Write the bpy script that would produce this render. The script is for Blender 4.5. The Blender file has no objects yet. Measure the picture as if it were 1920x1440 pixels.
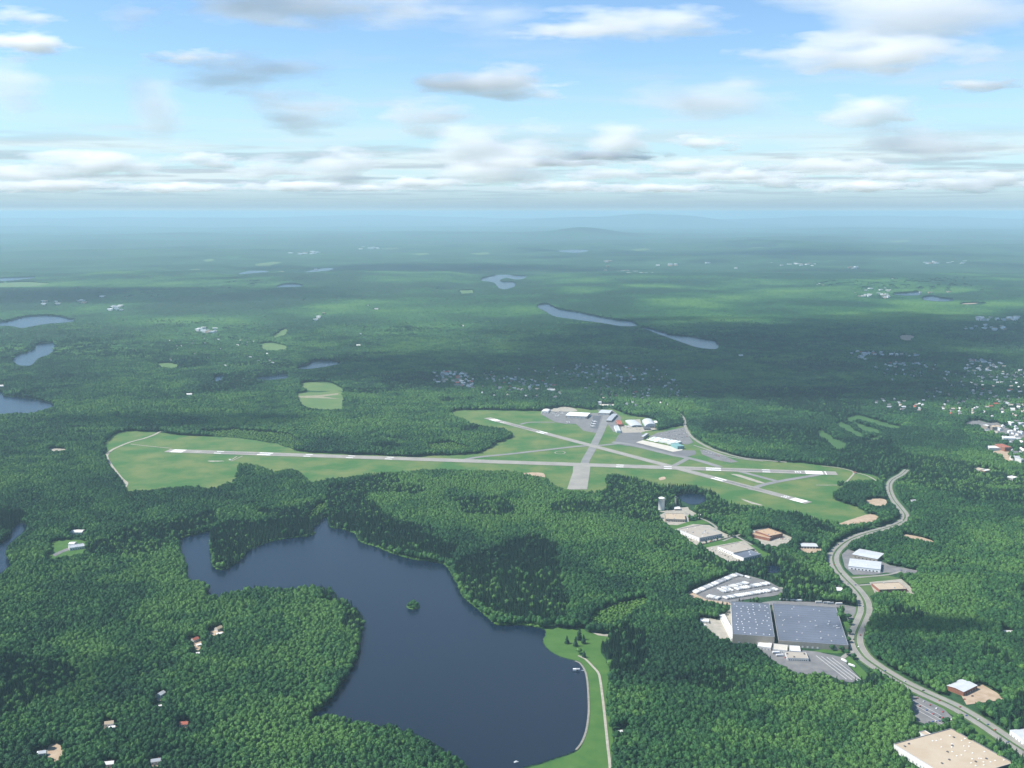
import bpy, bmesh, math, random
import numpy as np
from mathutils import Vector, Matrix, noise as mnoise
from mathutils.geometry import delaunay_2d_cdt
random.seed(7); rng = np.random.default_rng(7)
scene = bpy.context.scene
COL = scene.collection
PI = math.pi

# ------------------------------------------------------------------ camera, sky, sun, exposure
F = 1990.0; HZ = 397.0; H = 795.0            # focal length and horizon row measured on the runways, flying height in metres
TH = math.atan((720 - HZ) / F)
cam = bpy.data.cameras.new('camera'); cam.sensor_width = 36; cam.lens = 36 * F / 1920
cam.clip_start = 1; cam.clip_end = 400000
camo = bpy.data.objects.new('camera', cam); COL.objects.link(camo)
camo.location = (0, 0, H); camo.rotation_euler = (PI / 2 - TH, 0, 0); scene.camera = camo
scene.render.engine = 'CYCLES'
scene.cycles.volume_bounces = 10; scene.cycles.max_bounces = 14; scene.cycles.use_denoising = True
scene.cycles.diffuse_bounces = 3
scene.view_settings.view_transform = 'Standard'; scene.view_settings.look = 'None'
scene.view_settings.exposure = 0.52; scene.view_settings.gamma = 1; scene.view_settings.use_curve_mapping = False
SUNH = Vector((-1, -0.06, 0)).normalized(); EL = math.radians(52)
SUND = Vector((SUNH.x * math.cos(EL), SUNH.y * math.cos(EL), math.sin(EL)))
lamp = bpy.data.lights.new('sun', 'SUN'); lamp.energy = 4.8; lamp.angle = math.radians(.5); lamp.color = (1, .955, .89)
lampo = bpy.data.objects.new('sun', lamp); COL.objects.link(lampo); lampo.rotation_euler = SUND.to_track_quat('Z', 'Y').to_euler()


def NN(nt, t, **k):
    n = nt.nodes.new(t)
    for a, b in k.items(): setattr(n, a, b)
    return n


def build_world():
    w = bpy.data.worlds.new('World'); scene.world = w; w.use_nodes = True
    nt = w.node_tree; L = nt.links.new; bg = nt.nodes['Background']
    sky = NN(nt, 'ShaderNodeTexSky'); sky.sky_type = 'NISHITA'; sky.sun_disc = False
    sky.sun_elevation = EL; sky.sun_rotation = math.atan2(SUNH.x, SUNH.y); sky.altitude = 800
    sky.air_density = 1.0; sky.dust_density = .6; sky.ozone_density = 2.5
    tint = NN(nt, 'ShaderNodeMix', data_type='RGBA', blend_type='MULTIPLY'); tint.inputs['Factor'].default_value = 1
    L(sky.outputs[0], tint.inputs[6]); tint.inputs[7].default_value = (1.0, 1.16, 1.26, 1)
    tc = NN(nt, 'ShaderNodeTexCoord'); sp = NN(nt, 'ShaderNodeSeparateXYZ'); L(tc.outputs['Generated'], sp.inputs[0])
    zc = NN(nt, 'ShaderNodeMath', operation='MAXIMUM'); L(sp.outputs['Z'], zc.inputs[0]); zc.inputs[1].default_value = .0045
    # clouds lie in a plane: dividing by the height above the horizon gives them their perspective
    zo = NN(nt, 'ShaderNodeMath', operation='ADD'); L(zc.outputs[0], zo.inputs[0]); zo.inputs[1].default_value = .012
    dx = NN(nt, 'ShaderNodeMath', operation='DIVIDE'); L(sp.outputs['X'], dx.inputs[0]); L(zo.outputs[0], dx.inputs[1])
    dy = NN(nt, 'ShaderNodeMath', operation='DIVIDE'); L(sp.outputs['Y'], dy.inputs[0]); L(zo.outputs[0], dy.inputs[1])
    cb = NN(nt, 'ShaderNodeCombineXYZ'); L(dx.outputs[0], cb.inputs[0]); L(dy.outputs[0], cb.inputs[1])

    def band(a, b, c, d):      # rises over a..b, falls over c..d of the direction's z
        r = NN(nt, 'ShaderNodeValToRGB'); e = r.color_ramp.elements
        e[0].position = a; e[0].color = (0, 0, 0, 1); e[1].position = b; e[1].color = (1, 1, 1, 1)
        x = e.new(c); x.color = (1, 1, 1, 1); x = e.new(d); x.color = (0, 0, 0, 1)
        L(sp.outputs['Z'], r.inputs[0]); return r.outputs[0]

    def nz(scale, detail, lo, hi, off, rough=.55, dist=0.0):
        m = NN(nt, 'ShaderNodeMapping'); L(cb.outputs[0], m.inputs[0]); m.inputs['Location'].default_value = off
        n = NN(nt, 'ShaderNodeTexNoise'); L(m.outputs[0], n.inputs['Vector']); n.inputs['Scale'].default_value = scale
        n.inputs['Detail'].default_value = detail; n.inputs['Roughness'].default_value = rough; n.inputs['Distortion'].default_value = dist
        r = NN(nt, 'ShaderNodeMapRange', interpolation_type='SMOOTHSTEP'); L(n.outputs['Fac'], r.inputs['Value'])
        r.inputs['From Min'].default_value = lo; r.inputs['From Max'].default_value = hi
        return r.outputs[0]

    def mulf(a, b):
        m = NN(nt, 'ShaderNodeMath', operation='MULTIPLY')
        for i, x in enumerate((a, b)):
            if isinstance(x, (int, float)): m.inputs[i].default_value = x
            else: L(x, m.inputs[i])
        return m.outputs[0]

    def over(base, col, fac):
        m = NN(nt, 'ShaderNodeMix', data_type='RGBA'); L(fac, m.inputs['Factor']); L(base, m.inputs[6])
        if isinstance(col, tuple): m.inputs[7].default_value = col
        else: L(col, m.inputs[7])
        return m.outputs[2]
    c = tint.outputs[2]
    # pale clear air low down
    c = over(c, (4.1, 6.0, 6.8, 1), mulf(band(-.01, .02, .05, .13), .6))
    # high thin veils
    c = over(c, (5.3, 5.8, 6.3, 1), mulf(mulf(nz(.55, 4, .5, .78, (3, 1, 0)), band(.02, .07, .5, .9)), .45))
    # bright far cloud tops, then grey-blue bases, both far off
    c = over(c, (5.6, 6.6, 6.9, 1), mulf(nz(.22, 6, .42, .60, (5.2, 8, 0)), mulf(band(.006, .02, .05, .085), .95)))
    c = over(c, (3.0, 3.8, 4.5, 1), mulf(nz(.34, 7, .47, .6, (1.7, 4, 0), .6), mulf(band(.0, .012, .05, .078), .6)))
    # the air at the horizon itself
    c = over(c, (3.0, 4.2, 5.0, 1), mulf(band(-.6, -.3, .006, .028), .92))
    L(c, bg.inputs[0]); bg.inputs[1].default_value = .1


build_world()


# ------------------------------------------------------------------ measuring: a photograph pixel (1920 x 1440) to the ground
def ray(u, v):
    x = (u - 960) / F; y = (720 - v) / F
    return Vector((x, math.cos(TH) + math.sin(TH) * y, -math.sin(TH) + math.cos(TH) * y))


def G(u, v, h=0.0):
    d = ray(u, v); t = (h - H) / d.z
    return np.array((d.x * t, d.y * t))


def GP(pts):
    return np.array([G(*p) for p in pts])


def smooth_closed(p, k=4):
    n = len(p); out = []
    for i in range(n):
        a, b, c, d = p[i - 1], p[i], p[(i + 1) % n], p[(i + 2) % n]
        for j in range(k):
            t = j / k
            out.append(.5 * (2 * b + (c - a) * t + (2 * a - 5 * b + 4 * c - d) * t * t + (3 * b - a - 3 * c + d) * t ** 3))
    return np.array(out)


def smooth_open(p, k=6):
    p = np.asarray(p, float); n = len(p); out = []
    for i in range(n - 1):
        a, b, c, d = p[max(i - 1, 0)], p[i], p[i + 1], p[min(i + 2, n - 1)]
        for j in range(k):
            t = j / k
            out.append(.5 * (2 * b + (c - a) * t + (2 * a - 5 * b + 4 * c - d) * t * t + (3 * b - a - 3 * c + d) * t ** 3))
    out.append(p[-1]); return np.array(out)


def wobble(p, amp, k=3):
    """Uneven natural edge: split every edge and push the points about."""
    out = []
    n = len(p)
    for i in range(n):
        a, b = p[i], p[(i + 1) % n]; out.append(a + rng.normal(0, amp * .5, 2))
        L = np.linalg.norm(b - a)
        if L > amp * 3:
            for j in range(1, k): out.append(a + (b - a) * j / k + rng.normal(0, amp, 2))
    return np.array(out)


def inside(P, poly):
    x, y = P[:, 0], P[:, 1]; res = np.zeros(len(P), bool)
    lo, hi = poly.min(0), poly.max(0)
    m = (x >= lo[0]) & (x <= hi[0]) & (y >= lo[1]) & (y <= hi[1])
    if not m.any(): return res
    xs, ys = x[m], y[m]; r = np.zeros(len(xs), bool); n = len(poly)
    for i in range(n):
        x1, y1 = poly[i]; x2, y2 = poly[(i + 1) % n]
        if y1 == y2: continue
        c = ((y1 > ys) != (y2 > ys)) & (xs < (x2 - x1) * (ys - y1) / (y2 - y1) + x1); r ^= c
    res[m] = r; return res


def near_line(P, line, dist):
    res = np.zeros(len(P), bool)
    lo, hi = line.min(0) - dist, line.max(0) + dist
    idx = np.nonzero((P[:, 0] >= lo[0]) & (P[:, 0] <= hi[0]) & (P[:, 1] >= lo[1]) & (P[:, 1] <= hi[1]))[0]
    if not len(idx): return res
    Q = P[idx]; best = np.full(len(Q), 1e18)
    for a, b in zip(line[:-1], line[1:]):
        d = b - a; l2 = max(d @ d, 1e-9); t = np.clip(((Q - a) @ d) / l2, 0, 1)
        e = Q - (a + t[:, None] * d); best = np.minimum(best, (e * e).sum(1))
    res[idx] = best < dist * dist; return res


def vnoise(x, y, seed=0):
    xi = np.floor(x).astype(np.int64); yi = np.floor(y).astype(np.int64); fx = x - xi; fy = y - yi
    fx = fx * fx * (3 - 2 * fx); fy = fy * fy * (3 - 2 * fy)

    def h(a, b):
        n = (a * 374761393 + b * 668265263 + seed * 2147483647) & 0xffffffff
        n = ((n ^ (n >> 13)) * 1274126177) & 0xffffffff
        return ((n ^ (n >> 16)) & 0xffff) / 65535.0
    return (h(xi, yi) * (1 - fx) + h(xi + 1, yi) * fx) * (1 - fy) + (h(xi, yi + 1) * (1 - fx) + h(xi + 1, yi + 1) * fx) * fy


def fbm(P, scale, seed=0, octs=3):
    s = 0; a = .5; t = 0
    for o in range(octs):
        f = 2 ** o / scale
        s = s + a * vnoise(P[:, 0] * f + 17.3 * o, P[:, 1] * f - 9.1 * o, seed + o); t += a; a *= .5
    return s / t


# ------------------------------------------------------------------ materials
MATS = {}


def mat(name, col, rough=.85, var=0.0, vscale=.05, col2=None, spec=.3, metal=0.0, bump=0.0, bscale=1.0, detail=5):
    if name in MATS: return MATS[name]
    m = bpy.data.materials.new(name); m.use_nodes = True; nt = m.node_tree; L = nt.links.new
    b = nt.nodes['Principled BSDF']; b.inputs['Roughness'].default_value = rough; b.inputs['Metallic'].default_value = metal
    b.inputs['Specular IOR Level'].default_value = spec
    col = tuple(col) + (1,)
    if var or col2:
        geo = NN(nt, 'ShaderNodeNewGeometry')
        n = NN(nt, 'ShaderNodeTexNoise'); n.inputs['Scale'].default_value = vscale; n.inputs['Detail'].default_value = detail
        n.inputs['Roughness'].default_value = .62
        L(geo.outputs['Position'], n.inputs['Vector'])
        r = NN(nt, 'ShaderNodeMapRange'); L(n.outputs['Fac'], r.inputs['Value']); r.inputs['From Min'].default_value = .3; r.inputs['From Max'].default_value = .7
        mx = NN(nt, 'ShaderNodeMix', data_type='RGBA'); L(r.outputs[0], mx.inputs['Factor'])
        c2 = tuple(col2) + (1,) if col2 else tuple(min(1, c * (1 + var)) for c in col[:3]) + (1,)
        c1 = col if col2 else tuple(c * (1 - var) for c in col[:3]) + (1,)
        mx.inputs[6].default_value = c1; mx.inputs[7].default_value = c2
        L(mx.outputs[2], b.inputs['Base Color'])
    else: b.inputs['Base Color'].default_value = col
    if bump:
        geo = NN(nt, 'ShaderNodeNewGeometry'); n = NN(nt, 'ShaderNodeTexNoise'); n.inputs['Scale'].default_value = bscale; n.inputs['Detail'].default_value = 4
        L(geo.outputs['Position'], n.inputs['Vector'])
        bp = NN(nt, 'ShaderNodeBump'); bp.inputs['Strength'].default_value = 1; bp.inputs['Distance'].default_value = bump
        L(n.outputs['Fac'], bp.inputs['Height']); L(bp.outputs[0], b.inputs['Normal'])
    MATS[name] = m; return m


def foliage_mat(name, dark, mid, light, nscale=.35, amount=.3):
    """Leaf colour: the tree's own tint (set per tree) picks it between three greens, fine noise mottles it."""
    m = bpy.data.materials.new(name); m.use_nodes = True; nt = m.node_tree; L = nt.links.new
    b = nt.nodes['Principled BSDF']; b.inputs['Roughness'].default_value = .75; b.inputs['Specular IOR Level'].default_value = .18
    at = NN(nt, 'ShaderNodeAttribute', attribute_type='INSTANCER', attribute_name='tint')
    r = NN(nt, 'ShaderNodeValToRGB'); e = r.color_ramp.elements
    e[0].position = 0; e[0].color = dark + (1,); e[1].position = 1; e[1].color = light + (1,); x = e.new(.5); x.color = mid + (1,)
    L(at.outputs['Fac'], r.inputs[0])
    geo = NN(nt, 'ShaderNodeNewGeometry'); n = NN(nt, 'ShaderNodeTexNoise'); n.inputs['Scale'].default_value = nscale; n.inputs['Detail'].default_value = 3
    L(geo.outputs['Position'], n.inputs['Vector'])
    mr = NN(nt, 'ShaderNodeMapRange'); L(n.outputs['Fac'], mr.inputs['Value']); mr.inputs['From Min'].default_value = .3; mr.inputs['From Max'].default_value = .7
    mr.inputs['To Min'].default_value = 1 - amount; mr.inputs['To Max'].default_value = 1 + amount
    mx = NN(nt, 'ShaderNodeVectorMath', operation='SCALE'); L(r.outputs[0], mx.inputs[0]); L(mr.outputs[0], mx.inputs['Scale'])
    L(mx.outputs[0], b.inputs['Base Color'])
    MATS[name] = m; return m


M_leaf = foliage_mat('broad_leaves', (.014, .052, .021), (.033, .106, .031), (.080, .176, .042))
M_pine = foliage_mat('pine_needles', (.012, .040, .023), (.018, .056, .028), (.028, .074, .034))
M_shrub = foliage_mat('shrub_leaves', (.045, .12, .028), (.068, .16, .034), (.095, .19, .040))
M_bark = mat('bark', (.07, .055, .04), .95)
M_floor = mat('forest_floor', (.020, .042, .016), .95, col2=(.034, .066, .022), vscale=.02)
M_grass = mat('mown_grass', (.044, .128, .028), .95, col2=(.135, .172, .052), vscale=.009, detail=9)
M_fair = mat('fairway_grass', (.032, .092, .026), .95, col2=(.055, .125, .034), vscale=.02)
for _n in M_grass.node_tree.nodes:
    if _n.type == 'MAP_RANGE': _n.inputs['From Min'].default_value = .40; _n.inputs['From Max'].default_value = .64
M_lush = mat('meadow_grass', (.038, .112, .020), .95, col2=(.074, .152, .030), vscale=.03, detail=7)
M_scrub = mat('scrub', (.05, .11, .03), .95, col2=(.10, .15, .05), vscale=.02, detail=8)
M_field = mat('farm_field', (.07, .145, .042), .95, col2=(.125, .18, .06), vscale=.008)
M_runway = mat('runway_asphalt', (.235, .225, .20), .85, col2=(.32, .305, .265), vscale=.02, detail=9)
M_taxi = mat('taxiway_asphalt', (.175, .178, .175), .85, col2=(.245, .24, .23), vscale=.025, detail=9)
M_apron = mat('dark_apron', (.12, .122, .128), .85, col2=(.17, .172, .172), vscale=.03, detail=8)
M_lot = mat('lot_asphalt', (.13, .13, .135), .88, col2=(.215, .21, .20), vscale=.05, detail=9)
M_road = mat('road_asphalt', (.215, .21, .185), .88, col2=(.30, .285, .25), vscale=.04, detail=8)
M_worn = mat('worn_earth', (.20, .20, .12), .95, col2=(.28, .26, .17), vscale=.05)
M_conc = mat('pale_concrete', (.47, .44, .37), .85, col2=(.56, .53, .46), vscale=.05)
M_gravel = mat('gravel', (.27, .25, .205), .95, col2=(.41, .38, .315), vscale=.1, detail=8)
M_sand = mat('bare_sand', (.33, .24, .16), .95, col2=(.46, .36, .26), vscale=.06, detail=8)
M_paint = mat('white_paint', (.80, .80, .77), .7, var=.06, vscale=.2)
M_paint_dim = mat('worn_paint', (.45, .45, .43), .7, var=.15, vscale=.3)
M_white = mat('white_metal', (.80, .80, .78), .5, var=.05, vscale=.3)
M_offw = mat('off_white', (.66, .65, .61), .6, var=.08, vscale=.2)
M_grey = mat('grey_metal', (.36, .38, .40), .5, var=.1, vscale=.1)
M_shing = mat('shingle_roof', (.16, .155, .15), .9, var=.2, vscale=.2)
M_dgrey = mat('dark_grey', (.10, .105, .115), .7, var=.15, vscale=.1)
M_silver = mat('silver_roof', (.50, .52, .53), .45, var=.1, vscale=.08)
M_tan = mat('tan_roof', (.40, .32, .22), .9, col2=(.47, .39, .29), vscale=.03, detail=8)
M_tang = mat('tan_grey_roof', (.33, .29, .235), .9, col2=(.40, .36, .30), vscale=.04, detail=8)
M_orange = mat('brown_roof', (.40, .26, .15), .9, col2=(.46, .33, .21), vscale=.04, detail=8)
M_blue = mat('slate_blue_roof', (.105, .122, .155), .85, col2=(.14, .16, .20), vscale=.02, detail=9)
M_tanw = mat('tan_wall', (.30, .27, .225), .8, var=.08, vscale=.2)
M_brick = mat('brick_wall', (.27, .12, .075), .9, var=.15, vscale=.3)
M_red = mat('red_roof', (.36, .11, .07), .8, var=.12, vscale=.2)
M_teal = mat('teal_roof', (.17, .33, .33), .6, var=.08, vscale=.2)
M_glass = mat('window_glass', (.03, .045, .06), .1, spec=.6)
M_tyre = mat('tyre', (.02, .02, .02), .9)
M_rock = mat('riprap', (.16, .155, .13), .95, col2=(.33, .31, .26), vscale=.4, bump=.6, bscale=.5)
CARC = [mat('car_' + n, c, .35, spec=.5) for n, c in (('white', (.75, .75, .75)), ('silver', (.45, .46, .48)), ('black', (.03, .03, .035)), ('red', (.35, .04, .03)), ('blue', (.05, .10, .26)))]


def water_mat():
    m = bpy.data.materials.new('lake_water'); m.use_nodes = True; nt = m.node_tree; L = nt.links.new
    b = nt.nodes['Principled BSDF']; b.inputs['Base Color'].default_value = (.004, .012, .028, 1); b.inputs['Roughness'].default_value = .24; b.inputs['Specular IOR Level'].default_value = .4
    b.inputs['IOR'].default_value = 1.33
    geo = NN(nt, 'ShaderNodeNewGeometry'); n = NN(nt, 'ShaderNodeTexNoise'); n.inputs['Scale'].default_value = .12; n.inputs['Detail'].default_value = 6
    n.inputs['Roughness'].default_value = .65
    mp = NN(nt, 'ShaderNodeMapping'); mp.inputs['Scale'].default_value = (1.6, 1, 1); L(geo.outputs['Position'], mp.inputs[0]); L(mp.outputs[0], n.inputs['Vector'])
    bp = NN(nt, 'ShaderNodeBump'); bp.inputs['Strength'].default_value = .6; bp.inputs['Distance'].default_value = .4
    L(n.outputs['Fac'], bp.inputs['Height']); L(bp.outputs[0], b.inputs['Normal'])
    return m


M_water = water_mat()


# ------------------------------------------------------------------ object helpers
def obj(name, me, parent=None, loc=None, rz=None, **props):
    o = bpy.data.objects.new(name, me); COL.objects.link(o)
    if parent is not None: o.parent = parent
    if loc is not None: o.location = loc
    if rz is not None: o.rotation_euler = (0, 0, rz)
    for k, v in props.items():
        if v is not None: o[k] = v
    return o


def thing(name, label, cat, loc=(0, 0, 0), rz=0.0, group=None):
    return obj(name, None, None, loc, rz, label=label, category=cat, group=group)


class MB:
    """Collects simple solids into one mesh."""
    def __init__(s): s.v = []; s.f = []; s.m = []; s.mats = []; s.sm = []

    def mi(s, m):
        if m not in s.mats: s.mats.append(m)
        return s.mats.index(m)

    def add(s, vs, fs, m, smooth=False):
        o = len(s.v); s.v += [tuple(x) for x in vs]; i = s.mi(m)
        for f in fs: s.f.append(tuple(k + o for k in f)); s.m.append(i); s.sm.append(smooth)
        return s

    def box(s, c, d, m, rz=0.0):
        cx, cy, cz = c; dx, dy, dz = d[0] / 2, d[1] / 2, d[2] / 2; ca, sa = math.cos(rz), math.sin(rz)
        vs = []
        for z in (-dz, dz):
            for x, y in ((-dx, -dy), (dx, -dy), (dx, dy), (-dx, dy)): vs.append((cx + x * ca - y * sa, cy + x * sa + y * ca, cz + z))
        return s.add(vs, [(3, 2, 1, 0), (4, 5, 6, 7), (0, 1, 5, 4), (1, 2, 6, 5), (2, 3, 7, 6), (3, 0, 4, 7)], m)

    def prism(s, poly, z0, z1, m, top=True, bottom=False):
        n = len(poly); vs = [(x, y, z0) for x, y in poly] + [(x, y, z1) for x, y in poly]
        fs = [(i, (i + 1) % n, n + (i + 1) % n, n + i) for i in range(n)]
        if top: fs.append(tuple(range(n, 2 * n)))
        if bottom: fs.append(tuple(range(n - 1, -1, -1)))
        return s.add(vs, fs, m)

    def ring(s, prof, m, n=20, cx=0, cy=0, smooth=True):
        """Lathe: profile of (radius, z)."""
        vs = []; fs = []
        for r, z in prof:
            for k in range(n): a = 2 * PI * k / n; vs.append((cx + r * math.cos(a), cy + r * math.sin(a), z))
        for j in range(len(prof) - 1):
            for k in range(n): fs.append((j * n + k, j * n + (k + 1) % n, (j + 1) * n + (k + 1) % n, (j + 1) * n + k))
        return s.add(vs, fs, m, smooth)

    def gable(s, L, W, z0, z1, m, over=.4, end=None):
        """Gable roof, ridge along x."""
        l = L / 2 + over; w = W / 2 + over
        vs = [(-l, -w, z0), (l, -w, z0), (l, w, z0), (-l, w, z0), (-l, 0, z1), (l, 0, z1)]
        s.add(vs, [(0, 1, 5, 4), (2, 3, 4, 5), (3, 2, 1, 0)], m)
        return s.add([vs[0], vs[3], vs[4], vs[1], vs[2], vs[5]], [(1, 0, 2), (3, 4, 5)], end or m)

    def mesh(s, name):
        me = bpy.data.meshes.new(name); me.from_pydata(s.v, [], s.f)
        for m in s.mats: me.materials.append(m)
        me.polygons.foreach_set('material_index', s.m); me.polygons.foreach_set('use_smooth', s.sm)
        me.update(); return me


NSH = [0]
OPEN = []        # polygons that carry no trees
LINES = []       # (polyline, half width) that carry no trees
SPOTS = []       # (x, y, radius) that carry no trees


def sheet(name, pts, m, z, k=3, smooth=True, wob=0.0, clear=True, kind='structure', see=True, **props):
    p = GP(pts)
    if smooth: p = smooth_closed(p, k)
    if wob: p = wobble(p, wob)
    c = p.mean(0)
    NSH[0] += 1; z = z * 3 + (NSH[0] % 12) * .002
    n = len(p); cv, _, cf = delaunay_2d_cdt([Vector(q - c) for q in p], [(i, (i + 1) % n) for i in range(n)], [], 1, 1e-4)[:3]
    me = bpy.data.meshes.new(name); me.from_pydata([(q[0], q[1], 0) for q in cv], [], [tuple(f) for f in cf])
    me.materials.append(m); me.update()
    if me.polygons[0].normal.z < 0: me.flip_normals()
    o = obj(name, me, None, (c[0], c[1], z), kind=kind, **props)
    if clear: OPEN.append((p, see))
    return o, p


def ribbon(name, line, width, m, z, offset=0.0, clear=None, kind='structure', parent=None, thick=0.0):
    line = np.asarray(line); d = np.gradient(line, axis=0); d /= np.linalg.norm(d, axis=1)[:, None] + 1e-9
    nrm = np.stack((-d[:, 1], d[:, 0]), 1)
    NSH[0] += 1; z = z * 3 + (NSH[0] % 12) * .002
    offset = np.broadcast_to(np.asarray(offset, float), (len(line),))[:, None]
    w = np.broadcast_to(np.asarray(width, float), (len(line),))[:, None]
    a = line + nrm * (offset - w / 2); b = line + nrm * (offset + w / 2); n = len(line)
    vs = [(x, y, z) for x, y in a] + [(x, y, z) for x, y in b]
    fs = [(i, i + 1, n + i + 1, n + i) for i in range(n - 1)]
    me = bpy.data.meshes.new(name); me.from_pydata(vs, [], fs); me.materials.append(m); me.update()
    if me.polygons[0].normal.z < 0: me.flip_normals()
    o = obj(name, me, parent, kind=kind if parent is None else None)
    if clear: LINES.append((line, clear))
    return o


# ------------------------------------------------------------------ terrain
LAKES_FAR = []


def ellipse_of(p):
    c = p.mean(0); return c, np.abs(p - c).max(0) + 120


FLAT = []        # (centre, radii) that stay level


def gauss(P, cx, cy, sx, sy, h, rot=0.0):
    x = P[:, 0] - cx; y = P[:, 1] - cy; c, s = math.cos(rot), math.sin(rot)
    return h * np.exp(-.5 * (((x * c + y * s) / sx) ** 2 + ((-x * s + y * c) / sy) ** 2))


def terrain_h(P):
    y = P[:, 1]
    far = np.clip((y - 7500) / 5000, 0, 1); far = far * far * (3 - 2 * far)
    h = far * (fbm(P, 2600, 5, 4) - .42) * 150
    far2 = np.clip((y - 16000) / 15000, 0, 1)
    h = h + far2 * np.maximum(fbm(P, 7000, 11, 3) - .5, 0) * 420
    h = np.maximum(h, -6 * far)
    mask = np.ones(len(P))
    for c, r in FLAT:
        q = np.sqrt((((P - c) / r) ** 2).sum(1)); t = np.clip((q - 1.0) / .9, 0, 1); mask *= t * t * (3 - 2 * t)
    h = h * mask
    def px(u, d): return (u - 960) / F * d
    h = h + gauss(P, px(1085, 33000), 33000, 640, 900, 150) + gauss(P, px(1130, 33500), 33500, 800, 900, 90) + gauss(P, px(1040, 33500), 33500, 700, 900, 60)
    h = h + gauss(P, px(1200, 62000), 62000, 1000, 2000, 150) + gauss(P, px(1185, 62000), 62000, 2300, 2000, 330) + gauss(P, px(1290, 62000), 62000, 2000, 2000, 420) + gauss(P, px(1060, 64000), 64000, 2200, 2000, 420)
    h = h + gauss(P, px(250, 22000), 20500, 1500, 500, 70) + gauss(P, px(370, 22000), 21500, 1300, 500, 55)
    h = h + far2 * (gauss(P, px(300, 70000), 70000, 9000, 4000, 420) + gauss(P, px(700, 80000), 80000, 9000, 4000, 520) + gauss(P, px(1650, 75000), 75000, 9000, 4000, 480))
    return np.minimum(h, 790)


def terrain_material():
    """Bare ground near by; far off the closed canopy of the woods, mottled by stands and fields."""
    m = bpy.data.materials.new('wooded_land'); m.use_nodes = True; nt = m.node_tree; L = nt.links.new
    b = nt.nodes['Principled BSDF']; b.inputs['Roughness'].default_value = .95; b.inputs['Specular IOR Level'].default_value = .1
    geo = NN(nt, 'ShaderNodeNewGeometry')

    def nz(scale, det, lo, hi):
        n = NN(nt, 'ShaderNodeTexNoise'); n.inputs['Scale'].default_value = scale; n.inputs['Detail'].default_value = det; n.inputs['Roughness'].default_value = .6
        L(geo.outputs['Position'], n.inputs['Vector'])
        r = NN(nt, 'ShaderNodeMapRange'); L(n.outputs['Fac'], r.inputs['Value']); r.inputs['From Min'].default_value = lo; r.inputs['From Max'].default_value = hi
        return r.outputs[0], n
    f, _ = nz(.0012, 10, .36, .66)
    mx = NN(nt, 'ShaderNodeMix', data_type='RGBA'); L(f, mx.inputs['Factor']); mx.inputs[6].default_value = (.016, .050, .024, 1); mx.inputs[7].default_value = (.040, .100, .038, 1)
    f2, _ = nz(.0011, 8, .66, .70)
    mx2 = NN(nt, 'ShaderNodeMix', data_type='RGBA'); L(f2, mx2.inputs['Factor']); L(mx.outputs[2], mx2.inputs[6]); mx2.inputs[7].default_value = (.085, .145, .05, 1)
    L(mx2.outputs[2], b.inputs['Base Color'])
    n = NN(nt, 'ShaderNodeTexNoise'); n.inputs['Scale'].default_value = .03; n.inputs['Detail'].default_value = 4; L(geo.outputs['Position'], n.inputs['Vector'])
    bp = NN(nt, 'ShaderNodeBump'); bp.inputs['Strength'].default_value = 1; bp.inputs['Distance'].default_value = 14
    L(n.outputs['Fac'], bp.inputs['Height']); L(bp.outputs[0], b.inputs['Normal'])
    return m


# ------------------------------------------------------------------ water
WATERS = []


def lake(name, pts, see=2, wob=2.0, z=.3, k=4):
    o, p = sheet(name, pts, M_water, z, k=k, wob=wob, see=see)
    WATERS.append(p); FLAT.append(ellipse_of(p)); return o, p


h16 = 15
_, RES = lake('reservoir_water', [(338, 1012), (345, 1009), (380, 1000), (394, 996), (394, 1013), (396, 1030), (400, 1050), (403, 1064), (412, 1069), (424, 1068), (440, 1059), (455, 1048), (465, 1035),
    (482, 1026), (505, 1017), (540, 1010), (575, 1007), (590, 1001), (583, 987), (589, 987), (597, 984), (600, 978), (607, 971), (613, 972), (621, 990), (645, 994), (668, 1003), (675, 1017), (690, 1022),
    (710, 1028), (740, 1040), (775, 1050), (820, 1056), (838, 1064), (846, 1076), (853, 1089), (861, 1101), (866, 1116), (880, 1131), (900, 1146), (923, 1167), (936, 1174), (960, 1173), (990, 1175),
    (1018, 1180), (1022, 1190), (1017, 1203), (1025, 1217), (1040, 1228), (1060, 1236), (1078, 1240), (1088, 1245), (1097, 1259), (1101, 1276), (1103, 1300), (1104, 1330), (1102, 1355), (1098, 1375),
    (1090, 1394), (1080, 1407), (1060, 1416), (1030, 1426), (1005, 1434), (975, 1441), (940, 1451), (900, 1462), (885, 1460), (872, 1431, h16), (835, 1412, h16), (798, 1386, h16), (745, 1361, h16), (695, 1349, h16), (640, 1342, h16),
    (600, 1337, h16), (575, 1344, h16), (588, 1342), (612, 1322), (636, 1292), (655, 1262), (671, 1228), (677, 1190), (682, 1165), (665, 1142, 8), (642, 1126, 10), (626, 1111, h16), (612, 1101, h16), (560, 1099, h16), (470, 1104, h16), (388, 1120, h16),
    (380, 1126, h16), (389, 1110), (391, 1106), (372, 1092, 8), (352, 1088, 8), (350, 1070), (346, 1058), (338, 1045), (337, 1025)], False, wob=1.2, k=4)
lake('pond_water', [(-30, 1030), (0, 1020), (8, 1012), (15, 1009), (24, 992), (35, 981), (48, 984), (51, 990), (38, 1003), (26, 1012), (15, 1024), (11, 1036), (14, 1048), (22, 1056), (8, 1063, 8), (-5, 1068, 12), (-40, 1076, 12)], 2, wob=1.0)
lake('lake_water', [(-60, 738), (0, 735), (8, 742), (30, 745), (60, 748), (90, 754), (105, 762), (92, 769, 8), (70, 775, 10), (45, 777, 10), (25, 776, 10), (0, 781, 10), (-60, 790, 10)], False)
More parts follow.
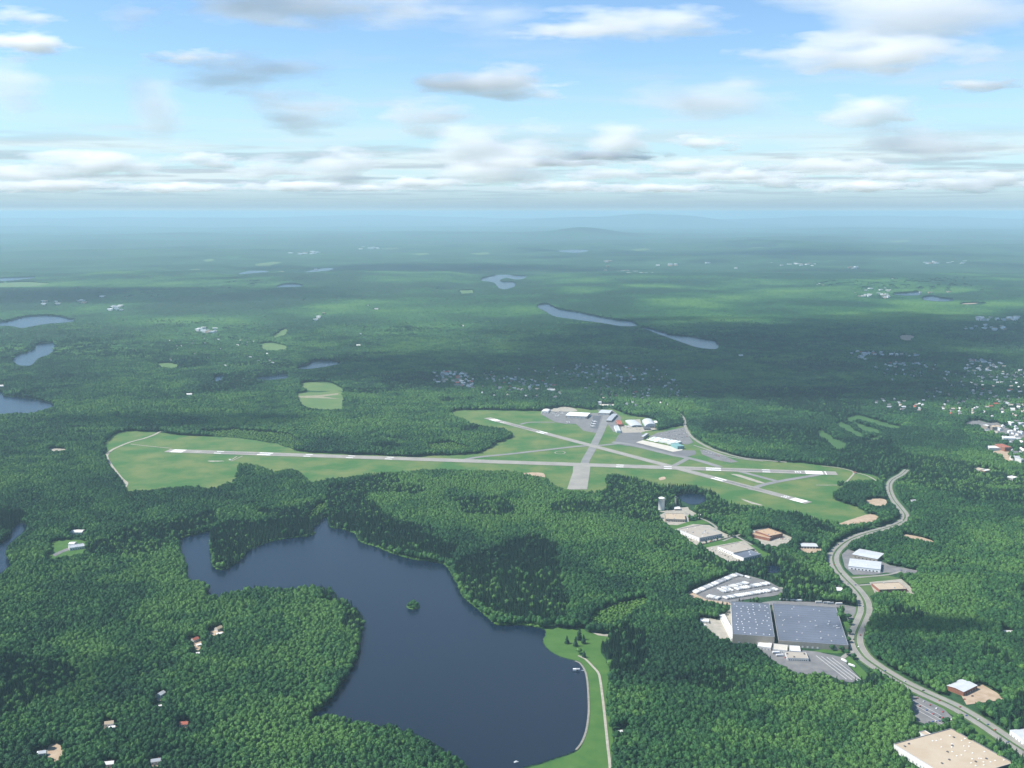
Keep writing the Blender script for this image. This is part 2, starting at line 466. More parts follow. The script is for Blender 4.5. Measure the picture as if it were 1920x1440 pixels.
lake('lake_water', [(68, 646), (85, 644), (104, 643), (102, 655), (90, 665), (72, 672), (60, 684), (45, 686), (30, 683), (22, 672), (35, 665), (55, 659), (65, 653)])
lake('lake_water', [(-30, 608), (5, 604), (30, 598), (50, 594), (80, 592), (110, 593), (130, 598), (143, 601), (120, 605), (90, 607), (60, 612), (40, 615), (15, 611), (-30, 613)])
lake('lake_water', [(555, 690), (575, 684), (586, 677), (605, 676), (628, 678), (642, 681), (620, 686), (595, 690), (575, 692)])
lake('lake_water', [(478, 708), (500, 706), (528, 702), (541, 703), (538, 709), (510, 712), (490, 712)])
lake('pond_water', [(400, 709), (412, 704), (421, 705), (415, 712), (404, 715)])
lake('lake_water', [(448, 513), (470, 508), (498, 508), (506, 512), (485, 516), (455, 517)])
lake('lake_water', [(562, 513), (585, 507), (610, 503), (625, 504), (605, 510), (580, 513)])
lake('lake_water', [(518, 538), (535, 533), (560, 533), (570, 537), (545, 541)])
lake('lake_water', [(900, 525), (920, 518), (945, 515), (965, 517), (988, 518), (980, 523), (966, 524), (950, 521), (938, 525), (945, 529), (962, 529), (968, 535), (950, 542), (934, 540), (925, 530)], wob=4)
lake('lake_water', [(1005, 573), (1027, 570), (1035, 573), (1050, 580), (1080, 585), (1115, 592), (1150, 599), (1185, 603), (1197, 610), (1185, 612), (1160, 611), (1130, 606), (1100, 602), (1070, 598), (1040, 593), (1022, 584)])
lake('lake_water', [(1196, 611), (1222, 617), (1245, 623), (1260, 628), (1290, 630), (1310, 634), (1330, 637), (1346, 640), (1348, 650), (1340, 655), (1310, 652), (1295, 648), (1275, 641), (1250, 632), (1215, 619)])
lake('lake_water', [(1672, 551), (1700, 549), (1728, 547), (1724, 553), (1695, 554)], wob=5)
lake('lake_water', [(1727, 560), (1745, 555), (1765, 559), (1790, 562), (1770, 565), (1745, 564)], wob=5)
lake('lake_water', [(1045, 471), (1070, 468), (1105, 470), (1080, 474)], wob=10)
lake('lake_water', [(-60, 524), (20, 521), (70, 520), (40, 524), (0, 527)], wob=8)
lake('pond_water', [(1268, 929), (1290, 926), (1315, 928), (1328, 933), (1318, 942), (1300, 947), (1285, 943), (1275, 937)], wob=.8)
lake('pond_water', [(1437, 1064), (1450, 1061), (1462, 1064), (1461, 1073), (1440, 1074)], wob=.5)

# ------------------------------------------------------------------ open ground
hh = 13
AIR, AIRP = sheet('airfield_grass', [(186, 857), (200, 848), (192, 841), (197, 830), (214, 815), (247, 808), (268, 810), (301, 811), (333, 816), (380, 818), (430, 820), (480, 826), (520, 833), (548, 843), (580, 849), (680, 853), (780, 857), (800, 855), (860, 853),
    (899, 850), (918, 841), (930, 830), (961, 821), (956, 815), (938, 809), (904, 805), (878, 796), (850, 784), (849, 771), (909, 769), (1013, 771), (1032, 766), (1081, 765), (1107, 769), (1146, 766), (1175, 778), (1200, 782), (1215, 784),
    (1232, 790), (1232, 803), (1216, 810), (1240, 806), (1268, 800), (1288, 800), (1300, 818), (1320, 832), (1350, 846), (1390, 858), (1430, 864), (1475, 868), (1505, 868), (1540, 873), (1575, 877), (1602, 884), (1640, 893), (1655, 903), (1640, 910),
    (1605, 912), (1571, 916), (1590, 922), (1560, 933), (1580, 943), (1606, 950), (1625, 963), (1650, 968), (1644, 976, 8), (1593, 984, 8), (1563, 983, 8), (1511, 968, hh), (1495, 959, hh), (1460, 957, hh), (1430, 950, hh), (1390, 946, hh), (1352, 937, hh),
    (1335, 926, 8), (1300, 918), (1270, 917), (1243, 919), (1217, 907, 8), (1190, 896, 8), (1145, 894, 6), (1138, 900), (1133, 920, hh), (1063, 920, hh), (1037, 907, hh), (1021, 896, hh), (1003, 894, hh), (956, 886, hh), (878, 883, hh), (800, 882, hh), (675, 890, hh), (621, 898, hh), (583, 905, hh),
    (575, 896, hh), (553, 883, hh), (520, 884, hh), (490, 876, hh), (458, 871, hh), (447, 879, hh), (444, 890, hh), (431, 904, hh), (404, 914, hh), (382, 917, hh), (355, 912, hh), (295, 917, hh), (240, 921, hh), (232, 914), (222, 900), (205, 870)], M_grass, .10, k=2, wob=3.5, see=False)
sheet('meadow', [(1018, 1185), (1024, 1180), (1040, 1176), (1065, 1181), (1090, 1177), (1102, 1186), (1135, 1189), (1147, 1192), (1140, 1200), (1128, 1208), (1127, 1225), (1139, 1240), (1143, 1258), (1144, 1280), (1141, 1310), (1141, 1335), (1148, 1370), (1150, 1405), (1146, 1440), (1152, 1560),
    (1100, 1570), (800, 1570), (860, 1475), (902, 1464), (942, 1453), (977, 1443), (1007, 1436), (1032, 1428), (1062, 1418), (1082, 1409), (1092, 1396), (1100, 1376), (1104, 1355), (1106, 1330), (1105, 1300), (1103, 1275), (1099, 1258), (1090, 1243), (1078, 1238), (1060, 1234), (1040, 1226), (1026, 1215), (1019, 1203)], M_lush, .12, k=2)
LINES.append((GP([(1018, 1190), (1019, 1204), (1042, 1228), (1078, 1240), (1098, 1258), (1103, 1290), (1104, 1340), (1099, 1375), (1085, 1402), (1060, 1417), (1005, 1435), (940, 1452), (870, 1475)]), 10))
SCRUB1 = GP([(1100, 1180), (1112, 1152), (1150, 1136), (1205, 1122), (1222, 1130), (1190, 1160), (1150, 1184)])
SCRUB2 = GP([(370, 812), (440, 806), (545, 815), (580, 845), (500, 838), (430, 826)])
SCRUB3 = GP([(800, 835), (845, 830), (890, 842), (850, 852), (805, 848)])
SCRUB4 = GP([(600, 945), (612, 944), (614, 962), (600, 965), (590, 975), (575, 978), (582, 962)])
for q in ([(1100, 1180), (1112, 1152), (1150, 1136), (1205, 1122), (1222, 1130), (1190, 1160), (1150, 1184)], [(600, 945), (612, 944), (614, 962), (606, 966), (612, 972), (600, 976), (592, 975), (600, 962)], [(575, 976), (596, 975), (596, 983), (580, 984)]):
    sheet('scrub_ground', q, M_lush, .13, k=3, clear=False)
sheet('farm_field', [(555, 738), (600, 736), (640, 734), (641, 767), (600, 767), (572, 764)], M_field, .1, k=2, wob=2)
sheet('farm_field', [(562, 719), (600, 716), (620, 718), (640, 728), (642, 733), (600, 733), (575, 731)], M_field, .1, k=2, wob=2)
sheet('farm_field', [(488, 645), (510, 643), (535, 648), (535, 655), (500, 658), (490, 652)], M_field, .1, k=2, wob=3)
sheet('farm_field', [(295, 682), (320, 681), (336, 686), (320, 691), (300, 688)], M_field, .1, k=2, wob=3)
sheet('farm_field', [(530, 618), (540, 617), (535, 628), (512, 634), (515, 628)], M_field, .1, k=2, wob=3)
sheet('bare_ground', [(555, 743), (600, 741), (635, 737), (634, 740), (605, 744), (640, 748), (600, 747), (565, 746)], M_worn, .2, k=1, smooth=False, clear=False)
sheet('bare_ground', [(88, 843), (105, 841), (127, 843), (112, 846), (95, 846)], M_gravel, .2, k=2)
sheet('clearing', [(1684, 631), (1700, 628), (1716, 632), (1708, 639), (1692, 638)], M_sand, .2, k=2, wob=4)
sheet('clearing', [(1795, 571), (1825, 568), (1857, 570), (1830, 574)], M_sand, .2, k=2, wob=8)
sheet('golf_fairway', [(1535, 806), (1548, 812), (1566, 824), (1586, 832), (1581, 842), (1566, 841), (1552, 828), (1540, 818)], M_fair, .15, k=3, wob=5)
sheet('golf_fairway', [(1588, 785), (1606, 779), (1630, 784), (1655, 792), (1685, 800), (1690, 806), (1660, 801), (1630, 792), (1607, 787), (1595, 792)], M_fair, .15, k=3, wob=5)
sheet('golf_fairway', [(1600, 792), (1620, 798), (1645, 806), (1652, 812), (1630, 810), (1608, 802)], M_fair, .15, k=3, wob=5)
sheet('golf_fairway', [(1570, 790), (1584, 794), (1604, 808), (1620, 818), (1608, 818), (1588, 808), (1574, 800)], M_fair, .15, k=3, wob=5)
sheet('golf_fairway', [(1630, 822), (1650, 817), (1658, 820), (1640, 826), (1626, 826)], M_fair, .15, k=3, wob=5)
for q in ([(1180, 468), (1210, 465), (1220, 468), (1195, 471)], [(1400, 466), (1425, 463), (1440, 466), (1415, 469)], [(-40, 533), (40, 529), (100, 531), (70, 537), (0, 539)], [(480, 495), (510, 491), (530, 492), (505, 499), (480, 499)], [(540, 475), (580, 471), (590, 473), (565, 478)],
          [(590, 476), (615, 470), (622, 473), (605, 477)], [(715, 466), (745, 464), (748, 467), (725, 468)], [(770, 476), (800, 474), (805, 477), (785, 479)], [(880, 475), (915, 473), (920, 477), (895, 478)], [(355, 506), (370, 504), (378, 507), (362, 509)], [(860, 545), (885, 544), (890, 549), (865, 551)], [(380, 488), (398, 485), (402, 489), (388, 491)], [(1660, 452), (1700, 450), (1710, 453), (1680, 455)]):
    o, p = sheet('far_field', q, M_field, .6, smooth=False, wob=14); FLAT.append(ellipse_of(p))
for q in ([(1570, 984), (1600, 973), (1632, 964), (1648, 971), (1640, 978), (1610, 984), (1585, 986)], [(1622, 938), (1650, 935), (1664, 940), (1662, 948), (1640, 949), (1626, 944)], [(1692, 1002), (1720, 1006), (1748, 1014), (1750, 1019), (1725, 1013), (1695, 1007)],
          [(975, 889), (1000, 886), (1020, 888), (1020, 896), (1005, 893)], [(1235, 897), (1245, 894), (1248, 898), (1238, 901)]):
    sheet('bare_ground', q, M_sand, .22, k=3, wob=.8)
sheet('clearing', [(92, 1020), (108, 1014), (140, 1012), (160, 1016), (162, 1030), (150, 1040), (118, 1046), (92, 1052), (84, 1050), (95, 1035)], M_lush, .12, k=3)
sheet('parking_lot', [(98, 1040), (120, 1030), (140, 1024), (160, 1020), (158, 1028), (135, 1030), (118, 1036), (103, 1044)], M_lot, .2, k=1, smooth=False)

# ------------------------------------------------------------------ runways
def runway(pa, pb, width, name_):
    a, b = G(*pa), G(*pb); d = (b - a) / np.linalg.norm(b - a); n = np.array((-d[1], d[0]))
    ln = np.array([a + (b - a) * t for t in np.linspace(0, 1, 40)])
    o = ribbon(name_, ln, width, M_runway, .34, clear=width / 2 + 4); z = o.data.vertices[0].co.z
    return dict(o=o, z=z, a=a, b=b, d=d, n=n, ang=math.atan2(d[1], d[0]))


MARKM = {}


def mark(R, u, v, length, width, off, name='runway_marking', m=None):
    p = G(u, v); t = (p - R['a']) @ R['d']; c = R['a'] + R['d'] * t + R['n'] * off
    key = (name, length, width)
    if key not in MARKM:
        me = bpy.data.meshes.new(name); l, w = length / 2, width / 2
        me.from_pydata([(-l, -w, 0), (l, -w, 0), (l, w, 0), (-l, w, 0)], [], [(0, 1, 2, 3)]); me.materials.append(m or M_paint); MARKM[key] = me
    return obj(name, MARKM[key], R['o'], (c[0], c[1], R['z'] + .06), R['ang'])


DIG = {'1': [(.4, .6, 0, 1)], '2': [(0, 1, 0, .17), (0, 1, .42, .58), (0, 1, .83, 1), (.78, 1, .58, .83), (0, .22, .17, .42)], '3': [(0, 1, 0, .17), (.2, 1, .42, .58), (0, 1, .83, 1), (.78, 1, .58, .83), (.78, 1, .17, .42)],
       '5': [(0, 1, 0, .17), (0, 1, .42, .58), (0, 1, .83, 1), (0, .22, .58, .83), (.78, 1, .17, .42)], '9': [(0, 1, 0, .17), (0, 1, .42, .58), (0, 1, .83, 1), (0, .22, .58, .83), (.78, 1, .17, .42), (.78, 1, .58, .83)]}


def number(R, u, v, txt, flip, size=18.0):
    p = G(u, v); t = (p - R['a']) @ R['d']; c = R['a'] + R['d'] * t
    for i, ch in enumerate(txt):
        vs = []; fs = []
        for x0, x1, y0, y1 in DIG[ch]:
            o = len(vs); vs += [(x * size * .42 - size * .21, y * size - size / 2, 0) for x, y in ((x0, y0), (x1, y0), (x1, y1), (x0, y1))]; fs.append((o, o + 1, o + 2, o + 3))
        me = bpy.data.meshes.new('runway_number'); me.from_pydata(vs, [], fs); me.materials.append(M_paint)
        rot = R['ang'] + (PI / 2 if flip else -PI / 2)       # the top of the figure points up the runway as seen by a landing pilot
        ax = np.array((math.cos(rot), math.sin(rot))); q = c + ax * (i - .5) * size * .62
        obj('runway_number', me, R['o'], (q[0], q[1], R['z'] + .07), rot)


RW1 = runway((313, 845.3), (1569, 888), 46, 'runway')
RW2 = runway((913, 784), (1516, 943.5), 32, 'runway')
for sgn in (-1, 1):
    for k in range(6): mark(RW1, 334, 846, 44, 2.5, sgn * (3 + k * 3.3), 'threshold_marking')
    for k in range(6): mark(RW1, 1526, 886.3, 52, 2.9, sgn * (2.2 + k * 3.3), 'threshold_marking')
    for u in (407, 575, 655, 728, 1437, 1252, 1162): mark(RW1, u, 848 + (u - 334) * .0337, 24, 6.5, sgn * 12.5, 'touchdown_marking')
    for u in (494, 1338): mark(RW1, u, 848 + (u - 334) * .0337, 46, 10.5, sgn * 12, 'aiming_marking')
    for k in range(4): mark(RW2, 928, 788, 44, 2.9, sgn * (2.2 + k * 3.6), 'threshold_marking')
    for k in range(4): mark(RW2, 1497, 938.7, 44, 3.1, sgn * (2.2 + k * 3.5), 'threshold_marking')
    for u, v in ((1017, 811), (1348, 899)): mark(RW2, u, v, 46, 7.5, sgn * 8, 'aiming_marking')
mark(RW1, 1548, 887, 3, 44, 0, 'threshold_bar')
number(RW1, 1496, 885.5, '29', True); number(RW1, 372, 847, '11', False); number(RW2, 1472, 932, '33', True); number(RW2, 944, 792, '15', False)


M_rubber = mat('tyre_rubber', (.10, .10, .098), .85, col2=(.19, .185, .175), vscale=.06, detail=8)


def rubber(R, u0, v0, length):
    p = G(u0, v0); t = (p - R['a']) @ R['d']
    for off, w in ((-3.6, 3.2), (3.8, 2.6)):
        c = R['a'] + R['d'] * t + R['n'] * off; me = bpy.data.meshes.new('tyre_marks'); n = 14; vs = []
        for k in range(n + 1):
            x = (k / n - .5) * length; ww = w * (.25 + .75 * math.sin(PI * k / n)) * random.uniform(.7, 1.15); vs += [(x, -ww, 0), (x, ww, 0)]
        me.from_pydata(vs, [], [(2 * k, 2 * k + 2, 2 * k + 3, 2 * k + 1) for k in range(n)]); me.materials.append(M_rubber); obj('tyre_marks', me, R['o'], (c[0], c[1], R['z'] + .03), R['ang'])


rubber(RW1, 455, 850, 330); rubber(RW1, 1400, 883, 380); rubber(RW2, 985, 803, 240); rubber(RW2, 1390, 911, 230)


def dashes(R):
    L = np.linalg.norm(R['b'] - R['a']); vs = []; fs = []
    for s in np.arange(150, L - 150, 61):
        for e0, e1 in ((0, 36),):
            p0 = R['a'] + R['d'] * (s + e0); p1 = R['a'] + R['d'] * (s + e1); o = len(vs)
            for p, sg in ((p0, -1), (p1, -1), (p1, 1), (p0, 1)): q = p + R['n'] * .5 * sg; vs.append((q[0], q[1], R['z'] + .055))
            fs.append((o, o + 1, o + 2, o + 3))
    me = bpy.data.meshes.new('centreline_marking'); me.from_pydata(vs, [], fs); me.materials.append(M_paint_dim)
    obj('centreline_marking', me, R['o'], kind='stuff')


dashes(RW1); dashes(RW2)


def road(name, pts, width, m=M_road, z=.3, k=6, clear=None, offset=0.0):
    ln = smooth_open(GP(pts), k); ribbon(name, ln, width, m, z, offset, clear if clear is not None else width / 2 + 3); return ln


sheet('taxiway', [(1063, 918), (1101, 918), (1106, 884), (1107, 872), (1075, 872), (1074, 886)], M_runway, .26, smooth=False)
road('taxiway', [(1092, 880), (1099, 862), (1108, 846), (1116, 830), (1126, 810), (1135, 788), (1140, 770)], 27, M_taxi, .25)
road('taxiway', [(845, 865), (870, 862), (900, 857), (960, 851), (1030, 843), (1085, 837), (1130, 835), (1165, 831)], 19, M_taxi, .24)
road('taxiway', [(1148, 829), (1180, 833), (1215, 842), (1260, 853), (1290, 859), (1318, 866), (1350, 876)], 24, M_taxi, .23)
road('taxiway', [(1292, 858), (1278, 866), (1258, 876)], 18, M_taxi, .22)
road('taxiway', [(1378, 882), (1405, 889), (1435, 897), (1458, 903)], 18, M_taxi, .24)
road('taxiway', [(1408, 919), (1425, 911), (1460, 903), (1500, 896), (1530, 891), (1545, 887)], 20, M_taxi, .23)
road('taxiway', [(975, 796), (995, 792), (1040, 792)], 14, M_taxi, .22)
sheet('apron', [(1150, 832), (1158, 818), (1163, 812), (1200, 811), (1215, 821), (1192, 830), (1260, 848), (1280, 844), (1304, 845), (1305, 852), (1288, 857), (1262, 856), (1210, 842)], M_apron, .21, smooth=False)
sheet('apron', [(1192, 830), (1205, 826), (1280, 842), (1279, 845), (1262, 848)], M_conc, .42, smooth=False)
sheet('apron', [(1013, 776), (1030, 768), (1063, 772), (1104, 775), (1130, 774), (1137, 780), (1133, 806), (1117, 812), (1094, 808), (1080, 795), (1060, 795), (1042, 792), (1027, 784)], M_lot, .2, smooth=False)
sheet('apron', [(1112, 780), (1127, 780), (1121, 804), (1107, 803)], M_dgrey, .32, smooth=False)
sheet('apron', [(1163, 812), (1165, 798), (1178, 798), (1176, 788), (1200, 786), (1204, 800), (1232, 800), (1232, 805), (1210, 809), (1200, 812)], M_gravel, .2, smooth=False)
sheet('parking_lot', [(1120, 768), (1150, 770), (1164, 782), (1164, 810), (1150, 810), (1136, 790)], M_lot, .2, smooth=False)
sheet('parking_lot', [(1216, 819), (1232, 812), (1270, 804), (1282, 801), (1290, 815), (1300, 830), (1288, 834), (1272, 831), (1243, 822)], M_lot, .22, smooth=False)
sheet('parking_lot', [(1312, 843), (1330, 845), (1365, 858), (1384, 866), (1370, 868), (1340, 862), (1316, 852)], M_lot, .22, smooth=False)
sheet('gravel_lot', [(1033, 771), (1040, 765), (1060, 763), (1076, 766), (1082, 771), (1060, 772)], M_gravel, .25, k=3)
road('access_road', [(1262, 772), (1275, 777), (1283, 787), (1285, 800), (1293, 815), (1308, 828), (1335, 842), (1368, 853), (1400, 860), (1440, 864), (1475, 867)], 11, M_road, .3)
road('access_road', [(1300, 835), (1325, 843), (1360, 855), (1400, 862), (1430, 865)], 8, M_road, .31)
road('perimeter_road', [(1540, 874), (1575, 878), (1600, 885), (1597, 893), (1580, 908), (1555, 910), (1530, 910)], 5, M_gravel, .3)
road('perimeter_road', [(1600, 886), (1625, 892), (1645, 903)], 5, M_gravel, .31)
road('perimeter_road', [(301, 809), (288, 816), (268, 823), (245, 829), (222, 838), (207, 846), (200, 855), (205, 868), (215, 882), (228, 898), (237, 906), (234, 914)], 10, M_gravel, .3)
road('perimeter_road', [(245, 833), (280, 837), (322, 841)], 5, M_gravel, .29)
road('service_path', [(432, 864), (444, 856)], 4, M_gravel, .29); road('service_path', [(434, 865), (455, 855)], 4, M_gravel, .29)
# grass island circle: navigation beacon pad
ringp = [(1050 + 9.5 * math.cos(a), 849 + 2.6 * math.sin(a)) for a in np.linspace(0, 2 * PI, 25)]
road('beacon_ring_path', ringp, 3, M_gravel, .28, k=2)
for q in ([(1370, 889), (1390, 891), (1432, 905), (1436, 907), (1420, 905), (1385, 894)], [(1388, 935), (1412, 942), (1432, 948), (1410, 945)], [(390, 864), (415, 864), (420, 865), (395, 866)], [(1610, 906), (1640, 903), (1650, 905), (1615, 908)]):
    sheet('worn_ground', q, M_gravel, .16, k=2, clear=False, wob=.6)

# ------------------------------------------------------------------ roads
MAIN = [(1700, 881), (1690, 890), (1672, 901), (1667, 915), (1674, 935), (1688, 953), (1697, 967), (1690, 979), (1662, 990), (1622, 1001), (1592, 1013), (1571, 1029), (1562, 1046), (1568, 1066), (1585, 1086), (1605, 1106), (1619, 1126), (1622, 1146), (1614, 1168),
        (1605, 1190), (1606, 1210), (1620, 1232), (1645, 1251), (1672, 1268), (1700, 1284), (1740, 1303), (1790, 1326), (1838, 1354), (1880, 1382), (1918, 1407), (1960, 1435), (2020, 1478), (2080, 1520)]
ml = smooth_open(GP(MAIN), 8); seg = np.concatenate(([0], np.cumsum(np.linalg.norm(np.diff(ml, axis=0), axis=1))))
tw = np.clip((3050 - ml[:, 1]) / 900, 0, 1); tw = .58 + .42 * tw      # the road widens towards the south
LINES.append((ml, 19.0))
ribbon('road_median', ml, 4.2 * tw ** 2, M_scrub, .42)
for s in (-1, 1):
    ribbon('road', ml, 11.5 * tw, M_road, .30, s * (8.2 * tw)); ribbon('road_verge', ml, 4, M_scrub, .20, s * (15.6 * tw))
    ribbon('road_edge_line', ml, .4, M_paint_dim, .40, s * (13.4 * tw)); ribbon('road_edge_line', ml, .4, M_paint_dim, .40, s * (2.9 * tw))
road('road', [(1598, 1084), (1625, 1082), (1665, 1078), (1690, 1072)], 7)
road('road', [(1610, 1098), (1640, 1096)], 7)
road('road', [(1585, 1105), (1566, 1098), (1545, 1106), (1520, 1113), (1490, 1112), (1462, 1102)], 8)
road('road', [(1600, 1222), (1588, 1228), (1578, 1236)], 9)
road('road', [(1285, 962), (1300, 968), (1320, 975), (1334, 982), (1343, 990), (1338, 996)], 7)
road('road', [(1363, 998), (1380, 1006), (1395, 1014), (1410, 1022)], 6)
road('road', [(1355, 1015), (1378, 1006), (1392, 1001)], 6)
road('dam_road', [(1084, 1230), (1098, 1237), (1111, 1250), (1122, 1263), (1126, 1280), (1130, 1310), (1134, 1345), (1139, 1395), (1143, 1430), (1146, 1480)], 4.2, M_gravel, .28)
road('riprap_bank', [(1078, 1240), (1088, 1245), (1097, 1259), (1101, 1276), (1103, 1300), (1104, 1330), (1102, 1355), (1098, 1375), (1090, 1394), (1080, 1407)], 3.4, M_rock, .36)
sheet('meadow_track', [(1108, 1185), (1125, 1189), (1150, 1190), (1148, 1194), (1122, 1192)], M_gravel, .25, k=2, clear=False)

# lots
sheet('trailer_yard', [(1282, 1116), (1300, 1105), (1372, 1075), (1405, 1080), (1440, 1090), (1462, 1102), (1472, 1112), (1450, 1118), (1400, 1124), (1365, 1131), (1322, 1126)], M_lot, .2, smooth=False)
sheet('bare_ground', [(1282, 1116), (1295, 1110), (1325, 1125), (1366, 1130), (1374, 1135), (1345, 1133), (1310, 1124)], M_sand, .27, k=1, smooth=False)
sheet('loading_yard', [(1312, 1158), (1345, 1162), (1368, 1143), (1372, 1137), (1380, 1140), (1368, 1198), (1346, 1198), (1325, 1180)], M_gravel, .2, smooth=False)
sheet('loading_yard', [(1368, 1138), (1450, 1127), (1560, 1130), (1612, 1140), (1608, 1160), (1590, 1166), (1580, 1140), (1460, 1134)], M_lot, .2, smooth=False)
sheet('parking_lot', [(1415, 1208), (1450, 1215), (1530, 1222), (1575, 1232), (1612, 1272), (1598, 1280), (1580, 1278), (1545, 1262), (1500, 1266), (1470, 1252), (1430, 1225)], M_lot, .2, smooth=False)
sheet('parking_lot', [(1704, 1306), (1720, 1306), (1770, 1330), (1792, 1352), (1775, 1358), (1745, 1362), (1718, 1352), (1708, 1332)], M_lot, .2, smooth=False)
sheet('lawn', [(1710, 1300), (1745, 1307), (1795, 1340), (1800, 1350), (1770, 1332), (1722, 1306)], M_lush, .16, smooth=False)
sheet('lawn', [(1714, 1350), (1725, 1356), (1732, 1370), (1718, 1372)], M_lush, .16, smooth=False)
sheet('lawn', [(1800, 1352), (1830, 1362), (1870, 1392), (1855, 1398), (1820, 1375)], M_lush, .16, smooth=False)
sheet('lawn', [(1578, 1232), (1590, 1228), (1612, 1250), (1630, 1268), (1618, 1276)], M_lush, .16, smooth=False)
sheet('parking_lot', [(1233, 968), (1247, 961), (1290, 968), (1292, 978), (1270, 985), (1250, 984)], M_gravel, .2, smooth=False)
sheet('lawn', [(1250, 984), (1320, 974), (1336, 982), (1300, 984), (1262, 996)], M_lush, .15, smooth=False)
sheet('parking_lot', [(1265, 993), (1300, 983), (1330, 985), (1358, 1000), (1372, 1006), (1303, 1024)], M_gravel, .2, smooth=False)
sheet('lawn', [(1303, 1026), (1372, 1008), (1395, 1014), (1345, 1026)], M_lush, .15, smooth=False)
sheet('parking_lot', [(1320, 1028), (1346, 1023), (1395, 1014), (1422, 1036), (1400, 1044), (1392, 1052), (1368, 1054), (1345, 1042)], M_gravel, .2, smooth=False)
sheet('lawn', [(1400, 1015), (1435, 1036), (1450, 1040), (1420, 1048), (1402, 1040)], M_lush, .15, smooth=False)
sheet('parking_lot', [(1405, 995), (1440, 990), (1490, 1010), (1478, 1018), (1455, 1026), (1432, 1024), (1412, 1008)], M_gravel, .2, smooth=False)
sheet('gravel_lot', [(1492, 1030), (1510, 1026), (1546, 1030), (1540, 1036), (1510, 1038)], M_sand, .2, smooth=False)
sheet('parking_lot', [(1578, 1040), (1590, 1030), (1650, 1052), (1668, 1060), (1722, 1070), (1716, 1076), (1660, 1074), (1640, 1078), (1600, 1078), (1584, 1064)], M_lot, .2, smooth=False)
sheet('lawn', [(1590, 1080), (1660, 1078), (1690, 1085), (1640, 1092), (1605, 1096)], M_scrub, .15, smooth=False)
sheet('lawn', [(1612, 1098), (1640, 1094), (1650, 1112), (1630, 1118)], M_scrub, .16, smooth=False)
sheet('gravel_lot', [(1630, 1092), (1690, 1086), (1706, 1100), (1718, 1116), (1708, 1117), (1692, 1110), (1640, 1112)], M_gravel, .2, smooth=False)
sheet('gravel_lot', [(1800, 1300), (1835, 1280), (1870, 1300), (1884, 1312), (1872, 1314), (1840, 1318), (1812, 1322)], M_sand, .2, smooth=False)
sheet('lawn', [(1585, 1140), (1604, 1145), (1598, 1190), (1600, 1220), (1570, 1226), (1520, 1222), (1560, 1214)], M_lush, .14, smooth=False)
for c, r in (((103, 1412), (18, 20)), ((204, 1362), (14, 8)), ((300, 1308), (7, 7)), ((405, 1188), (16, 7)), ((369, 1208), (9, 12)), ((345, 1363), (9, 5)), ((292, 1434), (12, 8)), ((206, 1437), (9, 7))):
    sheet('clearing', [(c[0] + r[0] * math.cos(a) * (.8 + .3 * random.random()), c[1] + r[1] * math.sin(a) * (.8 + .3 * random.random())) for a in np.linspace(0, 2 * PI, 12)[:-1]], M_sand, .2, k=2)


